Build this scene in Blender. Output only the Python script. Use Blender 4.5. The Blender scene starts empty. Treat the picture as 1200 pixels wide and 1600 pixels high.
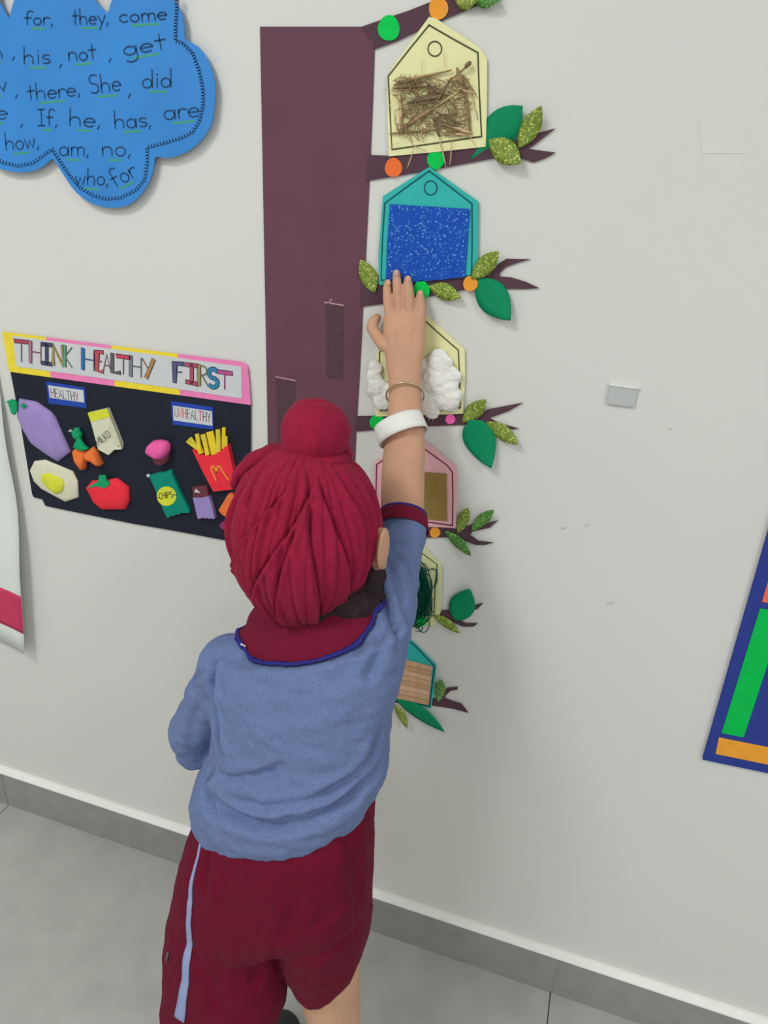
import bpy, bmesh, math, random
import numpy as np
from mathutils import Vector, Matrix, noise
from mathutils.bvhtree import BVHTree

random.seed(7)
scene = bpy.context.scene
COL = scene.collection

# ------------------------------------------------------------------ camera
F = 1100.0                                   # focal length in pixels of the 1200x1600 frame
CAM = Vector((0.0, -1.0, 1.52))              # one metre from the wall
def _ray(px, py): return Vector((px - 600.0, py - 800.0, F))
_X = -(_ray(-3505, 40).normalized())
_d = _ray(467, 3110); _d = (_d - _d.dot(_X) * _X).normalized()
_Zu = -_d
_Yf = _X.cross(_d)
ROT = Matrix((_X, _Yf, _Zu))                 # camera axes (right, down, forward) to world
cam_data = bpy.data.cameras.new('camera')
cam_data.sensor_fit = 'VERTICAL'; cam_data.sensor_height = 36.0
cam_data.lens = 36.0 * F / 1600.0
cam_data.clip_start = 0.02; cam_data.clip_end = 50
cam = bpy.data.objects.new('camera', cam_data); COL.objects.link(cam)
_r, _dn, _fw = ROT.col[0], ROT.col[1], ROT.col[2]
cam.matrix_world = Matrix(((_r.x, -_dn.x, -_fw.x, CAM.x), (_r.y, -_dn.y, -_fw.y, CAM.y),
                           (_r.z, -_dn.z, -_fw.z, CAM.z), (0, 0, 0, 1)))
scene.camera = cam

def P(px, py, y=0.0):
    """point of the plane y metres from the wall (negative is towards the room) at a measured position"""
    w = ROT @ _ray(px, py)
    return CAM + w * ((y - CAM.y) / w.y)
def G(px, py, z=0.0):
    w = ROT @ _ray(px, py)
    return CAM + w * ((z - CAM.z) / w.z)
def zm(ox, oy, s):
    return lambda *pts: [(ox + x / s, oy + y / s) for x, y in pts]

# ------------------------------------------------------------------ world, lights, exposure
world = bpy.data.worlds.new('world'); scene.world = world; world.use_nodes = True
world.node_tree.nodes['Background'].inputs[0].default_value = (0.9, 0.95, 1.0, 1)
world.node_tree.nodes['Background'].inputs[1].default_value = 0.35
scene.view_settings.view_transform = 'Standard'
scene.view_settings.look = 'None'
scene.view_settings.gamma = 1.0
scene.view_settings.use_curve_mapping = False
scene.view_settings.exposure = 0.0
try: scene.cycles.use_denoising = True
except Exception: pass
def panel_light(x, y, power, size=0.6):
    l = bpy.data.lights.new('ceiling_panel_light', 'AREA'); l.shape = 'SQUARE'; l.size = size
    l.energy = power; l.color = (0.985, 1.0, 0.955)
    o = bpy.data.objects.new('ceiling_panel_light', l); COL.objects.link(o)
    o.location = (x, y, 2.93)
for lx, ly, pw in ((-1.15, -1.6, 26.5), (-1.15, -3.4, 26.5), (1.65, -1.6, 22.5), (1.65, -3.4, 22.5)):
    panel_light(lx, ly, pw)

# ------------------------------------------------------------------ materials
def lin(c): 
    c = c / 255.0
    return c / 12.92 if c <= 0.04045 else ((c + 0.055) / 1.055) ** 2.4
GAIN = 1.2
def C(r, g, b, k=1.0):
    return tuple(min(0.92, max(0.002, lin(v) * GAIN * k)) for v in (r, g, b)) + (1.0,)
MATS = {}
def mat(name, col, rough=0.85, var=0.06, vscale=60.0, bump=0.0, bscale=400.0, spec=0.15, sheen=0.0, sss=0.0, metallic=0.0, speck=None, var2=None):
    if name in MATS: return MATS[name]
    m = bpy.data.materials.new(name); m.use_nodes = True; MATS[name] = m
    nt = m.node_tree; b = nt.nodes['Principled BSDF']
    N = nt.nodes.new; L = nt.links.new
    tc = N('ShaderNodeTexCoord')
    b.inputs['Roughness'].default_value = rough
    b.inputs['Metallic'].default_value = metallic
    b.inputs['Specular IOR Level'].default_value = spec
    if sheen: b.inputs['Sheen Weight'].default_value = sheen
    if sss:
        b.inputs['Subsurface Weight'].default_value = sss
        b.inputs['Subsurface Radius'].default_value = (0.012, 0.005, 0.003)
    no = N('ShaderNodeTexNoise'); no.inputs['Scale'].default_value = vscale; no.inputs['Detail'].default_value = 4
    L(tc.outputs['Object'], no.inputs['Vector'])
    rp = N('ShaderNodeValToRGB'); L(no.outputs['Fac'], rp.inputs['Fac'])
    lo = var2 or tuple(max(0, c * (1 - var)) for c in col[:3]) + (1,)
    hi = tuple(min(1, c * (1 + var)) for c in col[:3]) + (1,)
    rp.color_ramp.elements[0].position = 0.3; rp.color_ramp.elements[0].color = lo
    rp.color_ramp.elements[1].position = 0.7; rp.color_ramp.elements[1].color = hi
    out = rp.outputs['Color']
    if speck:
        scale, amount, scol = speck
        vo = N('ShaderNodeTexVoronoi'); vo.inputs['Scale'].default_value = scale
        L(tc.outputs['Object'], vo.inputs['Vector'])
        sp = N('ShaderNodeSeparateColor'); L(vo.outputs['Color'], sp.inputs['Color'])
        r2 = N('ShaderNodeValToRGB'); L(sp.outputs['Red'], r2.inputs['Fac'])
        r2.color_ramp.elements[0].position = 1 - amount * 1.6; r2.color_ramp.elements[0].color = (0, 0, 0, 1)
        r2.color_ramp.elements[1].position = 1 - amount * 0.2; r2.color_ramp.elements[1].color = (1, 1, 1, 1)
        mx = N('ShaderNodeMix'); mx.data_type = 'RGBA'
        L(r2.outputs['Color'], mx.inputs['Factor']); L(out, mx.inputs['A']); mx.inputs['B'].default_value = scol
        out = mx.outputs['Result']
    L(out, b.inputs['Base Color'])
    if bump:
        n2 = N('ShaderNodeTexNoise'); n2.inputs['Scale'].default_value = bscale; n2.inputs['Detail'].default_value = 3
        L(tc.outputs['Object'], n2.inputs['Vector'])
        bp = N('ShaderNodeBump'); bp.inputs['Strength'].default_value = bump; bp.inputs['Distance'].default_value = 0.002
        L(n2.outputs['Fac'], bp.inputs['Height']); L(bp.outputs['Normal'], b.inputs['Normal'])
    return m

# ------------------------------------------------------------------ object helpers
WLOC = {}
def props(o, label=None, cat=None, group=None, kind=None):
    if label: o['label'] = label
    if cat: o['category'] = cat
    if group: o['group'] = group
    if kind: o['kind'] = kind
    return o
def empty(name, loc, label, cat, group=None):
    o = bpy.data.objects.new(name, None); COL.objects.link(o)
    o.empty_display_size = 0.02; o.location = loc; WLOC[o.name] = Vector(loc)
    return props(o, label, cat, group)
def link(name, me, parent=None, origin=None):
    """mesh data in world coordinates -> object whose origin is at its own middle"""
    n = len(me.vertices)
    co = np.empty(n * 3); me.vertices.foreach_get('co', co); co = co.reshape(-1, 3)
    c = Vector(((co[:, 0].min() + co[:, 0].max()) / 2, (co[:, 1].min() + co[:, 1].max()) / 2, (co[:, 2].min() + co[:, 2].max()) / 2)) if origin is None else Vector(origin)
    co = co - np.array(c); me.vertices.foreach_set('co', co.ravel()); me.update()
    o = bpy.data.objects.new(name, me); COL.objects.link(o)
    WLOC[o.name] = c
    if parent is not None:
        o.parent = parent; o.location = c - WLOC[parent.name]
    else: o.location = c
    return o
def mesh(name, verts, faces, m, parent=None, smooth=False, origin=None):
    me = bpy.data.meshes.new(name); me.from_pydata([tuple(v) for v in verts], [], faces)
    bm = bmesh.new(); bm.from_mesh(me); bmesh.ops.recalc_face_normals(bm, faces=bm.faces); bm.to_mesh(me); bm.free()
    if smooth: me.polygons.foreach_set('use_smooth', [True] * len(me.polygons))
    me.materials.append(m)
    return link(name, me, parent, origin)
def box(name, lo, hi, m, parent=None, kind=None, bevel=0.0):
    x0, y0, z0 = lo; x1, y1, z1 = hi
    bm = bmesh.new(); bmesh.ops.create_cube(bm, size=1)
    for v in bm.verts: v.co = Vector(((x0 + x1) / 2 + v.co.x * (x1 - x0), (y0 + y1) / 2 + v.co.y * (y1 - y0), (z0 + z1) / 2 + v.co.z * (z1 - z0)))
    if bevel: bmesh.ops.bevel(bm, geom=bm.edges[:], offset=bevel, segments=2, affect='EDGES', profile=0.5)
    me = bpy.data.meshes.new(name); bm.to_mesh(me); bm.free(); me.materials.append(m)
    o = link(name, me, parent)
    return props(o, kind=kind)
def card(name, pts, y0, t, m, parent=None):
    """flat paper cut-out on the wall: outline pts, back face y0 from the wall, thickness t"""
    w = [P(*p) for p in pts]; n = len(w)
    vs = [(p.x, -y0 - t, p.z) for p in w] + [(p.x, -y0, p.z) for p in w]
    fs = [tuple(range(n)), tuple(range(2 * n - 1, n - 1, -1))] + [(i, (i + 1) % n, n + (i + 1) % n, n + i) for i in range(n)]
    return mesh(name, vs, fs, m, parent)
def puff(name, pts, y0, h, m, parent=None, k=1.0, flat=0.35, smooth=True):
    """padded cut-out: outline pts, swelling to height h over its middle"""
    w = [P(*p) for p in pts]; n = len(w)
    cx = sum(p.x for p in w) / n; cz = sum(p.z for p in w) / n
    vs = []; fs = []
    rings = [(1.0, 0.0), (1.0, 0.25), (0.93, 0.6), (0.8, 0.85), (flat + .15, 0.97)]
    for s, hh in rings:
        for i, p in enumerate(w):
            vs.append((cx + (p.x - cx) * s, -y0 - h * hh * (1 + 0.12 * math.sin(i * 2.3) * (s < .9)), cz + (p.z - cz) * s))
    for r in range(len(rings) - 1):
        for i in range(n):
            fs.append((r * n + i, r * n + (i + 1) % n, (r + 1) * n + (i + 1) % n, (r + 1) * n + i))
    vs.append((cx, -y0 - h, cz)); q = len(vs) - 1; r = (len(rings) - 1) * n
    for i in range(n): fs.append((r + i, r + (i + 1) % n, q))
    fs.append(tuple(range(n)))
    return mesh(name, vs, fs, m, parent, smooth)
def ell(cx, cy, rx, ry, n=24, rot=0, wob=0.0):
    a = math.radians(rot); out = []
    for i in range(n):
        t = 2 * math.pi * i / n; k = 1 + wob * math.sin(3 * t + cx)
        x, y = rx * k * math.cos(t), ry * k * math.sin(t)
        out.append((cx + x * math.cos(a) - y * math.sin(a), cy + x * math.sin(a) + y * math.cos(a)))
    return out
def sheet(name, grid, t, m, parent=None, smooth=True, closed_u=False, normal=None):
    """thin bent sheet: grid[i][j] points; gets thickness t along its own normals"""
    nu, nv = len(grid), len(grid[0])
    A = np.array([[tuple(p) for p in row] for row in grid], dtype=float)
    du = np.roll(A, -1, 0) - np.roll(A, 1, 0)
    if not closed_u: du[0] = A[1] - A[0]; du[-1] = A[-1] - A[-2]
    dv = np.empty_like(A); dv[:, 1:-1] = A[:, 2:] - A[:, :-2]; dv[:, 0] = A[:, 1] - A[:, 0]; dv[:, -1] = A[:, -1] - A[:, -2]
    n = np.cross(du, dv); n /= (np.linalg.norm(n, axis=2, keepdims=True) + 1e-12)
    if normal is not None and (n * np.array(normal)).sum() < 0: n = -n
    B = A - n * t
    vs = [tuple(p) for p in A.reshape(-1, 3)] + [tuple(p) for p in B.reshape(-1, 3)]
    N = nu * nv; fs = []
    for i in range(nu if closed_u else nu - 1):
        i2 = (i + 1) % nu
        for j in range(nv - 1):
            q = (i * nv + j, i2 * nv + j, i2 * nv + j + 1, i * nv + j + 1)
            fs.append(q); fs.append(tuple(N + k for k in reversed(q)))
        for j in (0, nv - 1):
            q = (i * nv + j, i2 * nv + j, N + i2 * nv + j, N + i * nv + j); fs.append(q)
    if not closed_u:
        for i in (0, nu - 1):
            for j in range(nv - 1):
                fs.append((i * nv + j, i * nv + j + 1, N + i * nv + j + 1, N + i * nv + j))
    return mesh(name, vs, fs, m, parent, smooth)
def bilinear(c00, c10, c11, c01, nu, nv, yf):
    """grid on the wall between four measured corners (left top, right top, right bottom, left bottom)"""
    a, b, c, d = P(*c00), P(*c10), P(*c11), P(*c01); g = []
    for i in range(nu):
        u = i / (nu - 1); row = []
        for j in range(nv):
            v = j / (nv - 1)
            p = a * (1 - u) * (1 - v) + b * u * (1 - v) + c * u * v + d * (1 - u) * v
            row.append((p.x, -yf(u, v), p.z))
        g.append(row)
    return g
def ribbons(name, strokes, width, y, m, parent=None, closed=False, yf=None):
    """ink strokes (measured polylines) as thin raised lines, width in metres"""
    vs = []; fs = []
    for st in strokes:
        pts = [P(*p) for p in st]
        pts = [Vector((p.x, p.z)) for p in pts]
        q = [pts[0]]
        for p in pts[1:]:
            if (p - q[-1]).length > 1e-5: q.append(p)
        pts = q; n = len(pts)
        if n < 2: continue
        base = len(vs)
        for i in range(n):
            if closed: a, b = pts[i - 1], pts[(i + 1) % n]
            else: a, b = pts[max(0, i - 1)], pts[min(n - 1, i + 1)]
            t = (b - a)
            if t.length < 1e-9: t = Vector((1, 0))
            t.normalize(); nn = Vector((-t.y, t.x))
            d1 = (pts[i] - a); k = 1.0
            if d1.length > 1e-9:
                d1.normalize(); k = min(1.6, 1.0 / max(0.5, abs(d1.dot(t))))
            for s in (1, -1):
                p = pts[i] + nn * (s * width / 2 * k)
                if not closed and i in (0, n - 1): p = p + t * ((-1 if i == 0 else 1) * width * .3)
                yy = y + (yf(p.x, p.y) if yf else 0)
                vs.append((p.x, -yy, p.y)); vs.append((p.x, -yy + 0.0003, p.y))
        m_ = n if closed else n - 1
        for i in range(m_):
            a = base + 4 * i; b = base + 4 * ((i + 1) % n)
            fs += [(a, a + 2, b + 2, b), (a + 1, b + 1, b + 3, a + 3), (a, b, b + 1, a + 1), (a + 2, a + 3, b + 3, b + 2)]
    return mesh(name, vs, fs, m, parent)

# ------------------------------------------------------------------ hand lettering
def arc(cx, cy, rx, ry, a0, a1, n=10):
    return [(cx + rx * math.cos(math.radians(a0 + (a1 - a0) * i / n)), cy + ry * math.sin(math.radians(a0 + (a1 - a0) * i / n))) for i in range(n + 1)]
_o = arc(.22, .25, .2, .25, 0, 360, 14)
FONT = {
 'a': (.55, [_o, [(.44, .5), (.44, 0)]]), 'c': (.5, [arc(.24, .25, .22, .25, 50, 310)]),
 'd': (.55, [_o, [(.44, 1), (.44, 0)]]), 'e': (.52, [[(.03, .27), (.44, .27)] + arc(.23, .25, .21, .25, 10, 310)]),
 'f': (.45, [arc(.3, .8, .16, .2, 30, 180) + [(.14, 0)], [(0, .5), (.35, .5)]]),
 'g': (.55, [_o, [(.44, .5), (.44, -.2)] + arc(.24, -.2, .2, .22, 0, -150)]),
 'h': (.55, [[(.04, 1), (.04, 0)], [(.04, .28)] + arc(.23, .28, .19, .22, 180, 0) + [(.42, 0)]]),
 'i': (.25, [[(.1, .5), (.1, 0)], [(.1, .68), (.1, .73)]]),
 'm': (.75, [[(.04, .5), (.04, 0)], arc(.19, .33, .15, .17, 180, 0) + [(.34, 0)], arc(.49, .33, .15, .17, 180, 0) + [(.64, 0)]]),
 'n': (.55, [[(.04, .5), (.04, 0)], arc(.23, .28, .19, .22, 180, 0) + [(.42, 0)]]),
 'o': (.52, [_o]), 'r': (.4, [[(.04, .5), (.04, 0)], arc(.22, .3, .18, .2, 180, 40)]),
 's': (.45, [arc(.2, .375, .16, .125, 40, 270, 7) + arc(.2, .125, .17, .125, 90, -140, 7)]),
 't': (.42, [[(.18, .9), (.18, 0)], [(0, .55), (.36, .55)]]),
 'w': (.62, [[(0, .5), (.12, 0), (.26, .42), (.40, 0), (.52, .5)]]),
 'y': (.5, [[(0, .5), (.22, .05)], [(.44, .5), (.1, -.4)]]), ',': (.22, [[(.08, .06), (.02, -.14)]]), ' ': (.4, []), '|': (.2, [[(.05, 1), (.05, 0)]]),
 'T': (.62, [[(0, 1), (.56, 1)], [(.28, 1), (.28, 0)]]), 'H': (.62, [[(.04, 1), (.04, 0)], [(.5, 1), (.5, 0)], [(.04, .52), (.5, .52)]]),
 'I': (.5, [[(.02, 1), (.4, 1)], [(.21, 1), (.21, 0)], [(.02, 0), (.4, 0)]]), 'N': (.62, [[(.04, 0), (.04, 1), (.48, 0), (.48, 1)]]),
 'K': (.6, [[(.04, 1), (.04, 0)], [(.48, 1), (.06, .48), (.5, 0)]]), 'E': (.55, [[(.44, 1), (.04, 1), (.04, 0), (.44, 0)], [(.04, .52), (.38, .52)]]),
 'A': (.62, [[(0, 0), (.24, 1), (.5, 0)], [(.1, .36), (.4, .36)]]), 'L': (.52, [[(.04, 1), (.04, 0), (.42, 0)]]),
 'Y': (.58, [[(0, 1), (.25, .48)], [(.5, 1), (.18, 0)]]), 'F': (.54, [[(.46, 1), (.04, 1), (.04, 0)], [(.04, .55), (.38, .55)]]),
 'R': (.6, [[(.04, 0), (.04, 1)], [(.04, 1)] + arc(.24, .76, .22, .24, 90, -90, 8) + [(.04, .5)], [(.2, .5), (.5, 0)]]),
 'S': (.55, [arc(.24, .75, .21, .25, 40, 270, 8) + arc(.24, .25, .22, .25, 90, -140, 8)]),
 'U': (.6, [[(.04, 1), (.04, .25)] + arc(.26, .25, .22, .25, 180, 360, 8) + [(.48, 1)]]),
 'M': (.75, [[(.04, 0), (.08, 1), (.34, .35), (.6, 1), (.64, 0)]]), 'C': (.6, [arc(.28, .5, .25, .5, 50, 310, 12)]),
 'P': (.56, [[(.04, 0), (.04, 1)] + arc(.22, .75, .24, .25, 90, -90, 8) + [(.04, .5)]]), 'O': (.62, [arc(.27, .5, .25, .5, 0, 360, 16)]),
}
def strokes_of(text, p0, p1, h, up=None, jig=0.0):
    """strokes of a handwritten word whose baseline runs p0 -> p1 (measured), letter height h"""
    tot = sum(FONT[c][0] for c in text) - .1
    dx, dy = (p1[0] - p0[0]) / tot, (p1[1] - p0[1]) / tot
    l = math.hypot(dx, dy)
    ux, uy = up if up else (dy / l * h, -dx / l * h)
    out = []; x = 0.0
    for c in text:
        w, ss = FONT[c]
        jy = random.uniform(-jig, jig)
        for s in ss:
            out.append([(p0[0] + dx * (x + u) + ux * (v + jy), p0[1] + dy * (x + u) + uy * (v + jy)) for u, v in s])
        x += w
    return out
def smooth_loop(pts, n=4):
    out = []; k = len(pts)
    for i in range(k):
        p0, p1, p2, p3 = (np.array(pts[(i + j) % k], dtype=float) for j in (-1, 0, 1, 2))
        for j in range(n):
            u = j / n
            q = .5 * (2 * p1 + (p2 - p0) * u + (2 * p0 - 5 * p1 + 4 * p2 - p3) * u * u + (3 * p1 - p0 - 3 * p2 + p3) * u ** 3)
            out.append((float(q[0]), float(q[1])))
    return out
def lerp(a, b, t): return (a[0] + (b[0] - a[0]) * t, a[1] + (b[1] - a[1]) * t)

# ================================================================== the room
M_wall = mat('painted_wall', (.745, .745, .73, 1), .6, .012, 3.0, .05, 900, .3)
M_ceil = mat('ceiling_paint', (.85, .85, .84, 1), .9, .01)
M_tile = mat('grey_floor_tile', (.44, .445, .425, 1), .42, .07, 14.0, .03, 300, .45)
M_grout = mat('dark_grout', (.16, .165, .155, 1), .9, .1)
M_skirt = mat('grey_skirting_tile', (.30, .315, .295, 1), .5, .07, 22.0, .04, 300, .4)
M_capw = mat('white_skirting_edge', (.88, .88, .86, 1), .6, .02)
X0, X1, YB, ZC = -2.4, 2.9, -4.6, 3.0
wall = box('wall_front', (X0, 0, 0), (X1, .12, ZC), M_wall, kind='structure')
box('wall_left', (X0 - .12, YB, 0), (X0, .12, ZC), M_wall, kind='structure')
box('wall_right', (X1, YB, 0), (X1 + .12, .12, ZC), M_wall, kind='structure')
box('wall_back', (X0 - .12, YB - .12, 0), (X1 + .12, YB, ZC), M_wall, kind='structure')
box('ceiling', (X0 - .12, YB - .12, ZC), (X1 + .12, .12, ZC + .1), M_ceil, kind='structure')
floor = box('floor', (X0 - .12, YB - .12, -.1), (X1 + .12, .12, -.004), M_grout, kind='structure')
JX = G(858, 1570).x
TL, TW = 1.39, 0.80
tile_me = None
ix = math.floor((X0 - JX) / TL)
while JX + ix * TL < X1:
    iy = 0
    while -iy * TW > YB:
        a, b = max(X0, JX + ix * TL), min(X1, JX + (ix + 1) * TL)
        c, d = max(YB, -(iy + 1) * TW), -iy * TW
        box('floor_tile', (a + .0012, c + .0012, -.02), (b - .0012, d - .0012, 0), M_tile, floor, bevel=.0006)
        iy += 1
    ix += 1
# skirting: long grey tiles standing a little proud of the wall, a white painted edge on top
SK, SD = .111, .016
skirt = empty('baseboard_front', ((X0 + X1) / 2, 0, 0), None, None); skirt['kind'] = 'structure'
ix = math.floor((X0 - JX) / TL)
while JX + ix * TL < X1:
    a, b = max(X0, JX + ix * TL), min(X1, JX + (ix + 1) * TL)
    box('skirting_tile', (a + .0012, -SD, 0), (b - .0012, 0, SK), M_skirt, skirt, bevel=.001)
    ix += 1
box('joint_filler', (X0, -SD + .002, 0), (X1, 0, SK - .002), mat('pale_grout', (.45, .46, .44, 1), .9), skirt)
vs = []
for x in (X0, X1): vs += [(x, 0, SK), (x, -SD - .001, SK), (x, -SD - .001, SK + .003), (x, -.005, SK + .010), (x, 0, SK + .010)]
props(mesh('trim_1', vs, [(0, 1, 2, 3, 4), (9, 8, 7, 6, 5), (0, 5, 6, 1), (1, 6, 7, 2), (2, 7, 8, 3), (3, 8, 9, 4), (4, 9, 5, 0)], M_capw), kind='structure')
# chips and an overpainted patch in the wall paint
M_chip = mat('chipped_plaster', (.52, .52, .50, 1), .9)
M_patch = mat('overpainted_patch', (.752, .752, .738, 1), .55, .01)
for cx, cy, w in ((880, 825, 5), (917, 820, 4), (952, 942, 6), (1046, 670, 3)):
    card('paint_chip', [(cx - w, cy - 1.5), (cx - .3 * w, cy + .6), (cx + .4 * w, cy - .6), (cx + w, cy - 2.2), (cx + .5 * w, cy + 1.6), (cx - .4 * w, cy + 2)], .0, .0006, M_chip, wall)
card('paint_patch', [(1093, 186), (1163, 192), (1166, 240), (1096, 240)], .0, .0005, M_patch, wall)

# ================================================================== blue paper cloud
M_cloud = mat('blue_card', C(44, 126, 202), .5, .07, 9.0, .05, 500, .45)
M_ink = mat('black_marker', (.018, .02, .03, 1), .7, .02)
M_inkb = mat('navy_pen', (.022, .075, .19, 1), .7, .02)
M_hl = mat('green_highlighter', C(72, 150, 120), .7, .04)
z = zm(0, 0, 3.0)
right_side = z((465, 0), (500, 40), (530, 66), (542, 30), (552, 0), (560, -70), (640, -150), (740, -140), (800, -60), (830, 0), (870, 62), (885, 130), (890, 190), (952, 227), (1000, 300), (1028, 400), (1026, 490), (1008, 590), (960, 662),
               (905, 708), (840, 735), (790, 742), (750, 738), (738, 800), (710, 870), (660, 935), (600, 968), (520, 972), (440, 946), (372, 892), (322, 820), (288, 768), (266, 748), (225, 782), (170, 804), (100, 808), (40, 796), (0, 778))
left_side = z((-60, 740), (-130, 800), (-240, 850), (-360, 830), (-440, 760), (-560, 690), (-680, 600), (-720, 480), (-690, 330), (-600, 230), (-620, 100), (-560, -40), (-430, -110), (-300, -90), (-210, -20), (-150, -130), (0 - 20, -120), (10, -60), (20, 0), (45, 50), (70, 90), (84, 45), (98, 0), (130, -90), (240, -150), (350, -130), (430, -70))
cl = empty('paper_cloud', P(100, 150), 'large blue cloud-shaped card covered with handwritten sight words, upper left', 'paper cutout')
CY = .010
card('cloud_card', smooth_loop(right_side + left_side), CY, .0016, M_cloud, cl)
# doodled chain border just inside the edge
inset = z((855, -20), (850, 60), (845, 140), (845, 200), (880, 212), (925, 260), (955, 340), (972, 430), (972, 500), (955, 570), (925, 620), (880, 645), (800, 670), (712, 692), (712, 760), (700, 840), (660, 890), (590, 925), (520, 932), (460, 915), (400, 880), (350, 820), (310, 760), (270, 700), (235, 725), (180, 765), (110, 778), (40, 762), (-10, 735))
path = [];
for a, b in zip(inset, inset[1:]):
    d = math.dist(a, b); n = max(1, int(d / 1.0))
    path += [lerp(a, b, i / n) for i in range(n)]
loop = []
for i, p in enumerate(path):
    q = path[min(i + 1, len(path) - 1)]; o_ = path[max(0, i - 1)]
    tx, ty = q[0] - o_[0], q[1] - o_[1]; l = math.hypot(tx, ty) or 1; tx, ty = tx / l, ty / l
    a = i * 1.3
    loop.append((p[0] + tx * 1.9 * math.cos(a) - ty * 2.9 * math.sin(a), p[1] + ty * 1.9 * math.cos(a) + tx * 2.9 * math.sin(a)))
ribbons('chain_border', [loop], .0011, CY + .0019, M_inkb, cl)
words = [('for,', (48, 41), (92, 41), 21), ('they,', (122, 41), (178, 39), 24), ('come', (195, 38), (268, 33), 23), ('in', (-12, 96), (14, 92), 24), (',', (28, 92), (34, 92), 24),
         ('his', (46, 102), (87, 101), 26), (',', (101, 104), (107, 104), 24), ('not', (116, 98), (158, 94), 25), (',', (177, 96), (184, 94), 24), ('get', (202, 89), (266, 78), 26),
         ('how', (-45, 152), (20, 143), 24), (',', (32, 152), (38, 151), 22), ('there,', (52, 158), (134, 150), 25), ('She', (149, 148), (197, 143), 29), (',', (207, 151), (214, 150), 24), ('did', (230, 139), (275, 138), 28),
         ('me', (-30, 193), (21, 186), 25), (',', (40, 197), (46, 196), 22), ('If,', (68, 198), (98, 197), 25), ('he,', (116, 198), (165, 199), 27), ('has,', (187, 202), (244, 198), 27), ('are', (264, 189), (318, 183), 28),
         ('how,', (18, 236), (70, 231), 27), ('am,', (101, 244), (147, 244), 27), ('no,', (167, 245), (212, 244), 28), ('who,', (126, 288), (177, 290), 26), ('for', (188, 294), (222, 274), 29)]
for w, p0, p1, h in words:
    ribbons('word', strokes_of(w, p0, p1, h, jig=.03), .0021, CY + .0019, M_inkb, cl)
    if len(w) > 1:
        a = lerp(p0, p1, .25); b = lerp(p0, p1, .85 if w[-1] != ',' else .7)
        ribbons('underline', [[(a[0], a[1] + 6), (b[0], b[1] + 6.5)]], .0026, CY + .0018, M_hl, cl)

# ================================================================== THINK HEALTHY FIRST poster
M_black = mat('black_chart_paper', C(33, 37, 49), .75, .08, 30, .1, 300)
M_yel = mat('yellow_paper', C(238, 205, 60), .7)
M_pink = mat('pink_paper', C(255, 125, 180), .7)
M_white = mat('white_paper', C(194, 197, 202), .7, .02)
M_blue = mat('blue_paper', C(38, 70, 165), .7)
po = empty('healthy_food_poster', P(200, 700), 'black craft poster titled THINK HEALTHY FIRST with padded paper foods', 'poster')
z = zm(0, 500, 2.857)
TOPL, TOPR, BOTR, BOTL = z((18, 50), (1118, 190), (1132, 1010), (155, 790))
def corner(a, b, c, d, u, v):
    return lerp(lerp(a, b, u), lerp(d, c, u), v)
black = z((52, 222), (60, 260), (100, 470), (150, 775), (157, 788), (195, 797), (208, 826), (330, 852), (470, 880), (600, 906), (740, 930), (880, 955), (1010, 980), (1110, 1000), (1122, 800), (1123, 600), (1124, 370))
card('black_backing', black, .003, .001, M_black, po)
tl = empty('title_band', P(*z((550, 200))[0]), None, None)
tl.parent = po; tl.location = WLOC[tl.name] - WLOC[po.name]
T0, T1 = z((18, 50), (1085, 185)); B0, B1 = z((50, 228), (1125, 376))
def tb(xt, xb): return lerp(T0, T1, (xt - 18) / 1067), lerp(B0, B1, (xb - 50) / 1075)
segs = [(18, 215, 50, 235, M_yel), (215, 505, 235, 520, M_pink), (505, 800, 520, 808, M_yel)]
for a, b, c, d, m in segs:
    (p, q), (r, s) = tb(a, c), tb(b, d)
    card('border_paper', [p, r, s, q], .004, .0008, m, tl)
(p, q) = tb(800, 808)
card('border_paper', [p] + z((1060, 181), (1085, 185), (1103, 194), (1112, 208), (1118, 270), (1125, 376)) + [q], .004, .0008, M_pink, tl)
card('white_strip', z((65, 68), (400, 112), (750, 158), (1085, 205), (1087, 347), (750, 297), (400, 248), (85, 205)), .005, .0006, M_white, tl)
zt = zm(0, 505, 4.8); zu = zm(180, 545, 4.8)
def letter(ch, x0, x1, top, bot, zz, col, w=.0026, thick=()):
    (a, b), (c, d) = zz((x0, bot[0]), (x1, bot[1])), zz((x0, top[0]), (x1, top[1]))
    ss = FONT[ch][1]; wd = FONT[ch][0] - .12
    out = []
    for s in ss:
        o2 = []
        for u, v in s:
            uu = u / wd
            o2.append(lerp(lerp(a, b, uu), lerp(c, d, uu), v))
        out.append(o2)
    m = mat('crayon_%d_%d_%d' % col, C(*col), .7)
    root = None
    wide = [s for i, s in enumerate(out) if i in thick] ; thin = [s for i, s in enumerate(out) if i not in thick]
    g = ribbons('letter', out, .0022, .0062, M_ink, tl)
    if wide:
        ribbons('letter_outline', wide, .0078, .0060, M_ink, g); ribbons('letter_fill', wide, .0056, .0065, m, g)
    ribbons('letter_fill', thin if thin else out, .0009, .0066, m, g)
letter('T', 130, 220, (128, 138), (275, 287), zt, (160, 72, 88), thick=(0,))
letter('H', 240, 325, (135, 145), (285, 297), zt, (176, 110, 140), thick=(0,))
letter('I', 330, 400, (152, 160), (292, 302), zt, (70, 72, 105), thick=(0, 1, 2))
letter('N', 412, 490, (165, 172), (300, 308), zt, (165, 135, 70), thick=(0,))
letter('K', 497, 556, (168, 180), (312, 326), zt, (85, 150, 130), thick=(0,))
letter('H', 632, 722, (190, 205), (335, 350), zt, (40, 110, 180), thick=(0,))
letter('E', 740, 785, (208, 214), (352, 358), zt, (180, 80, 90), thick=(0,))
letter('A', 790, 850, (225, 232), (358, 364), zt, (165, 105, 115), thick=())
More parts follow.
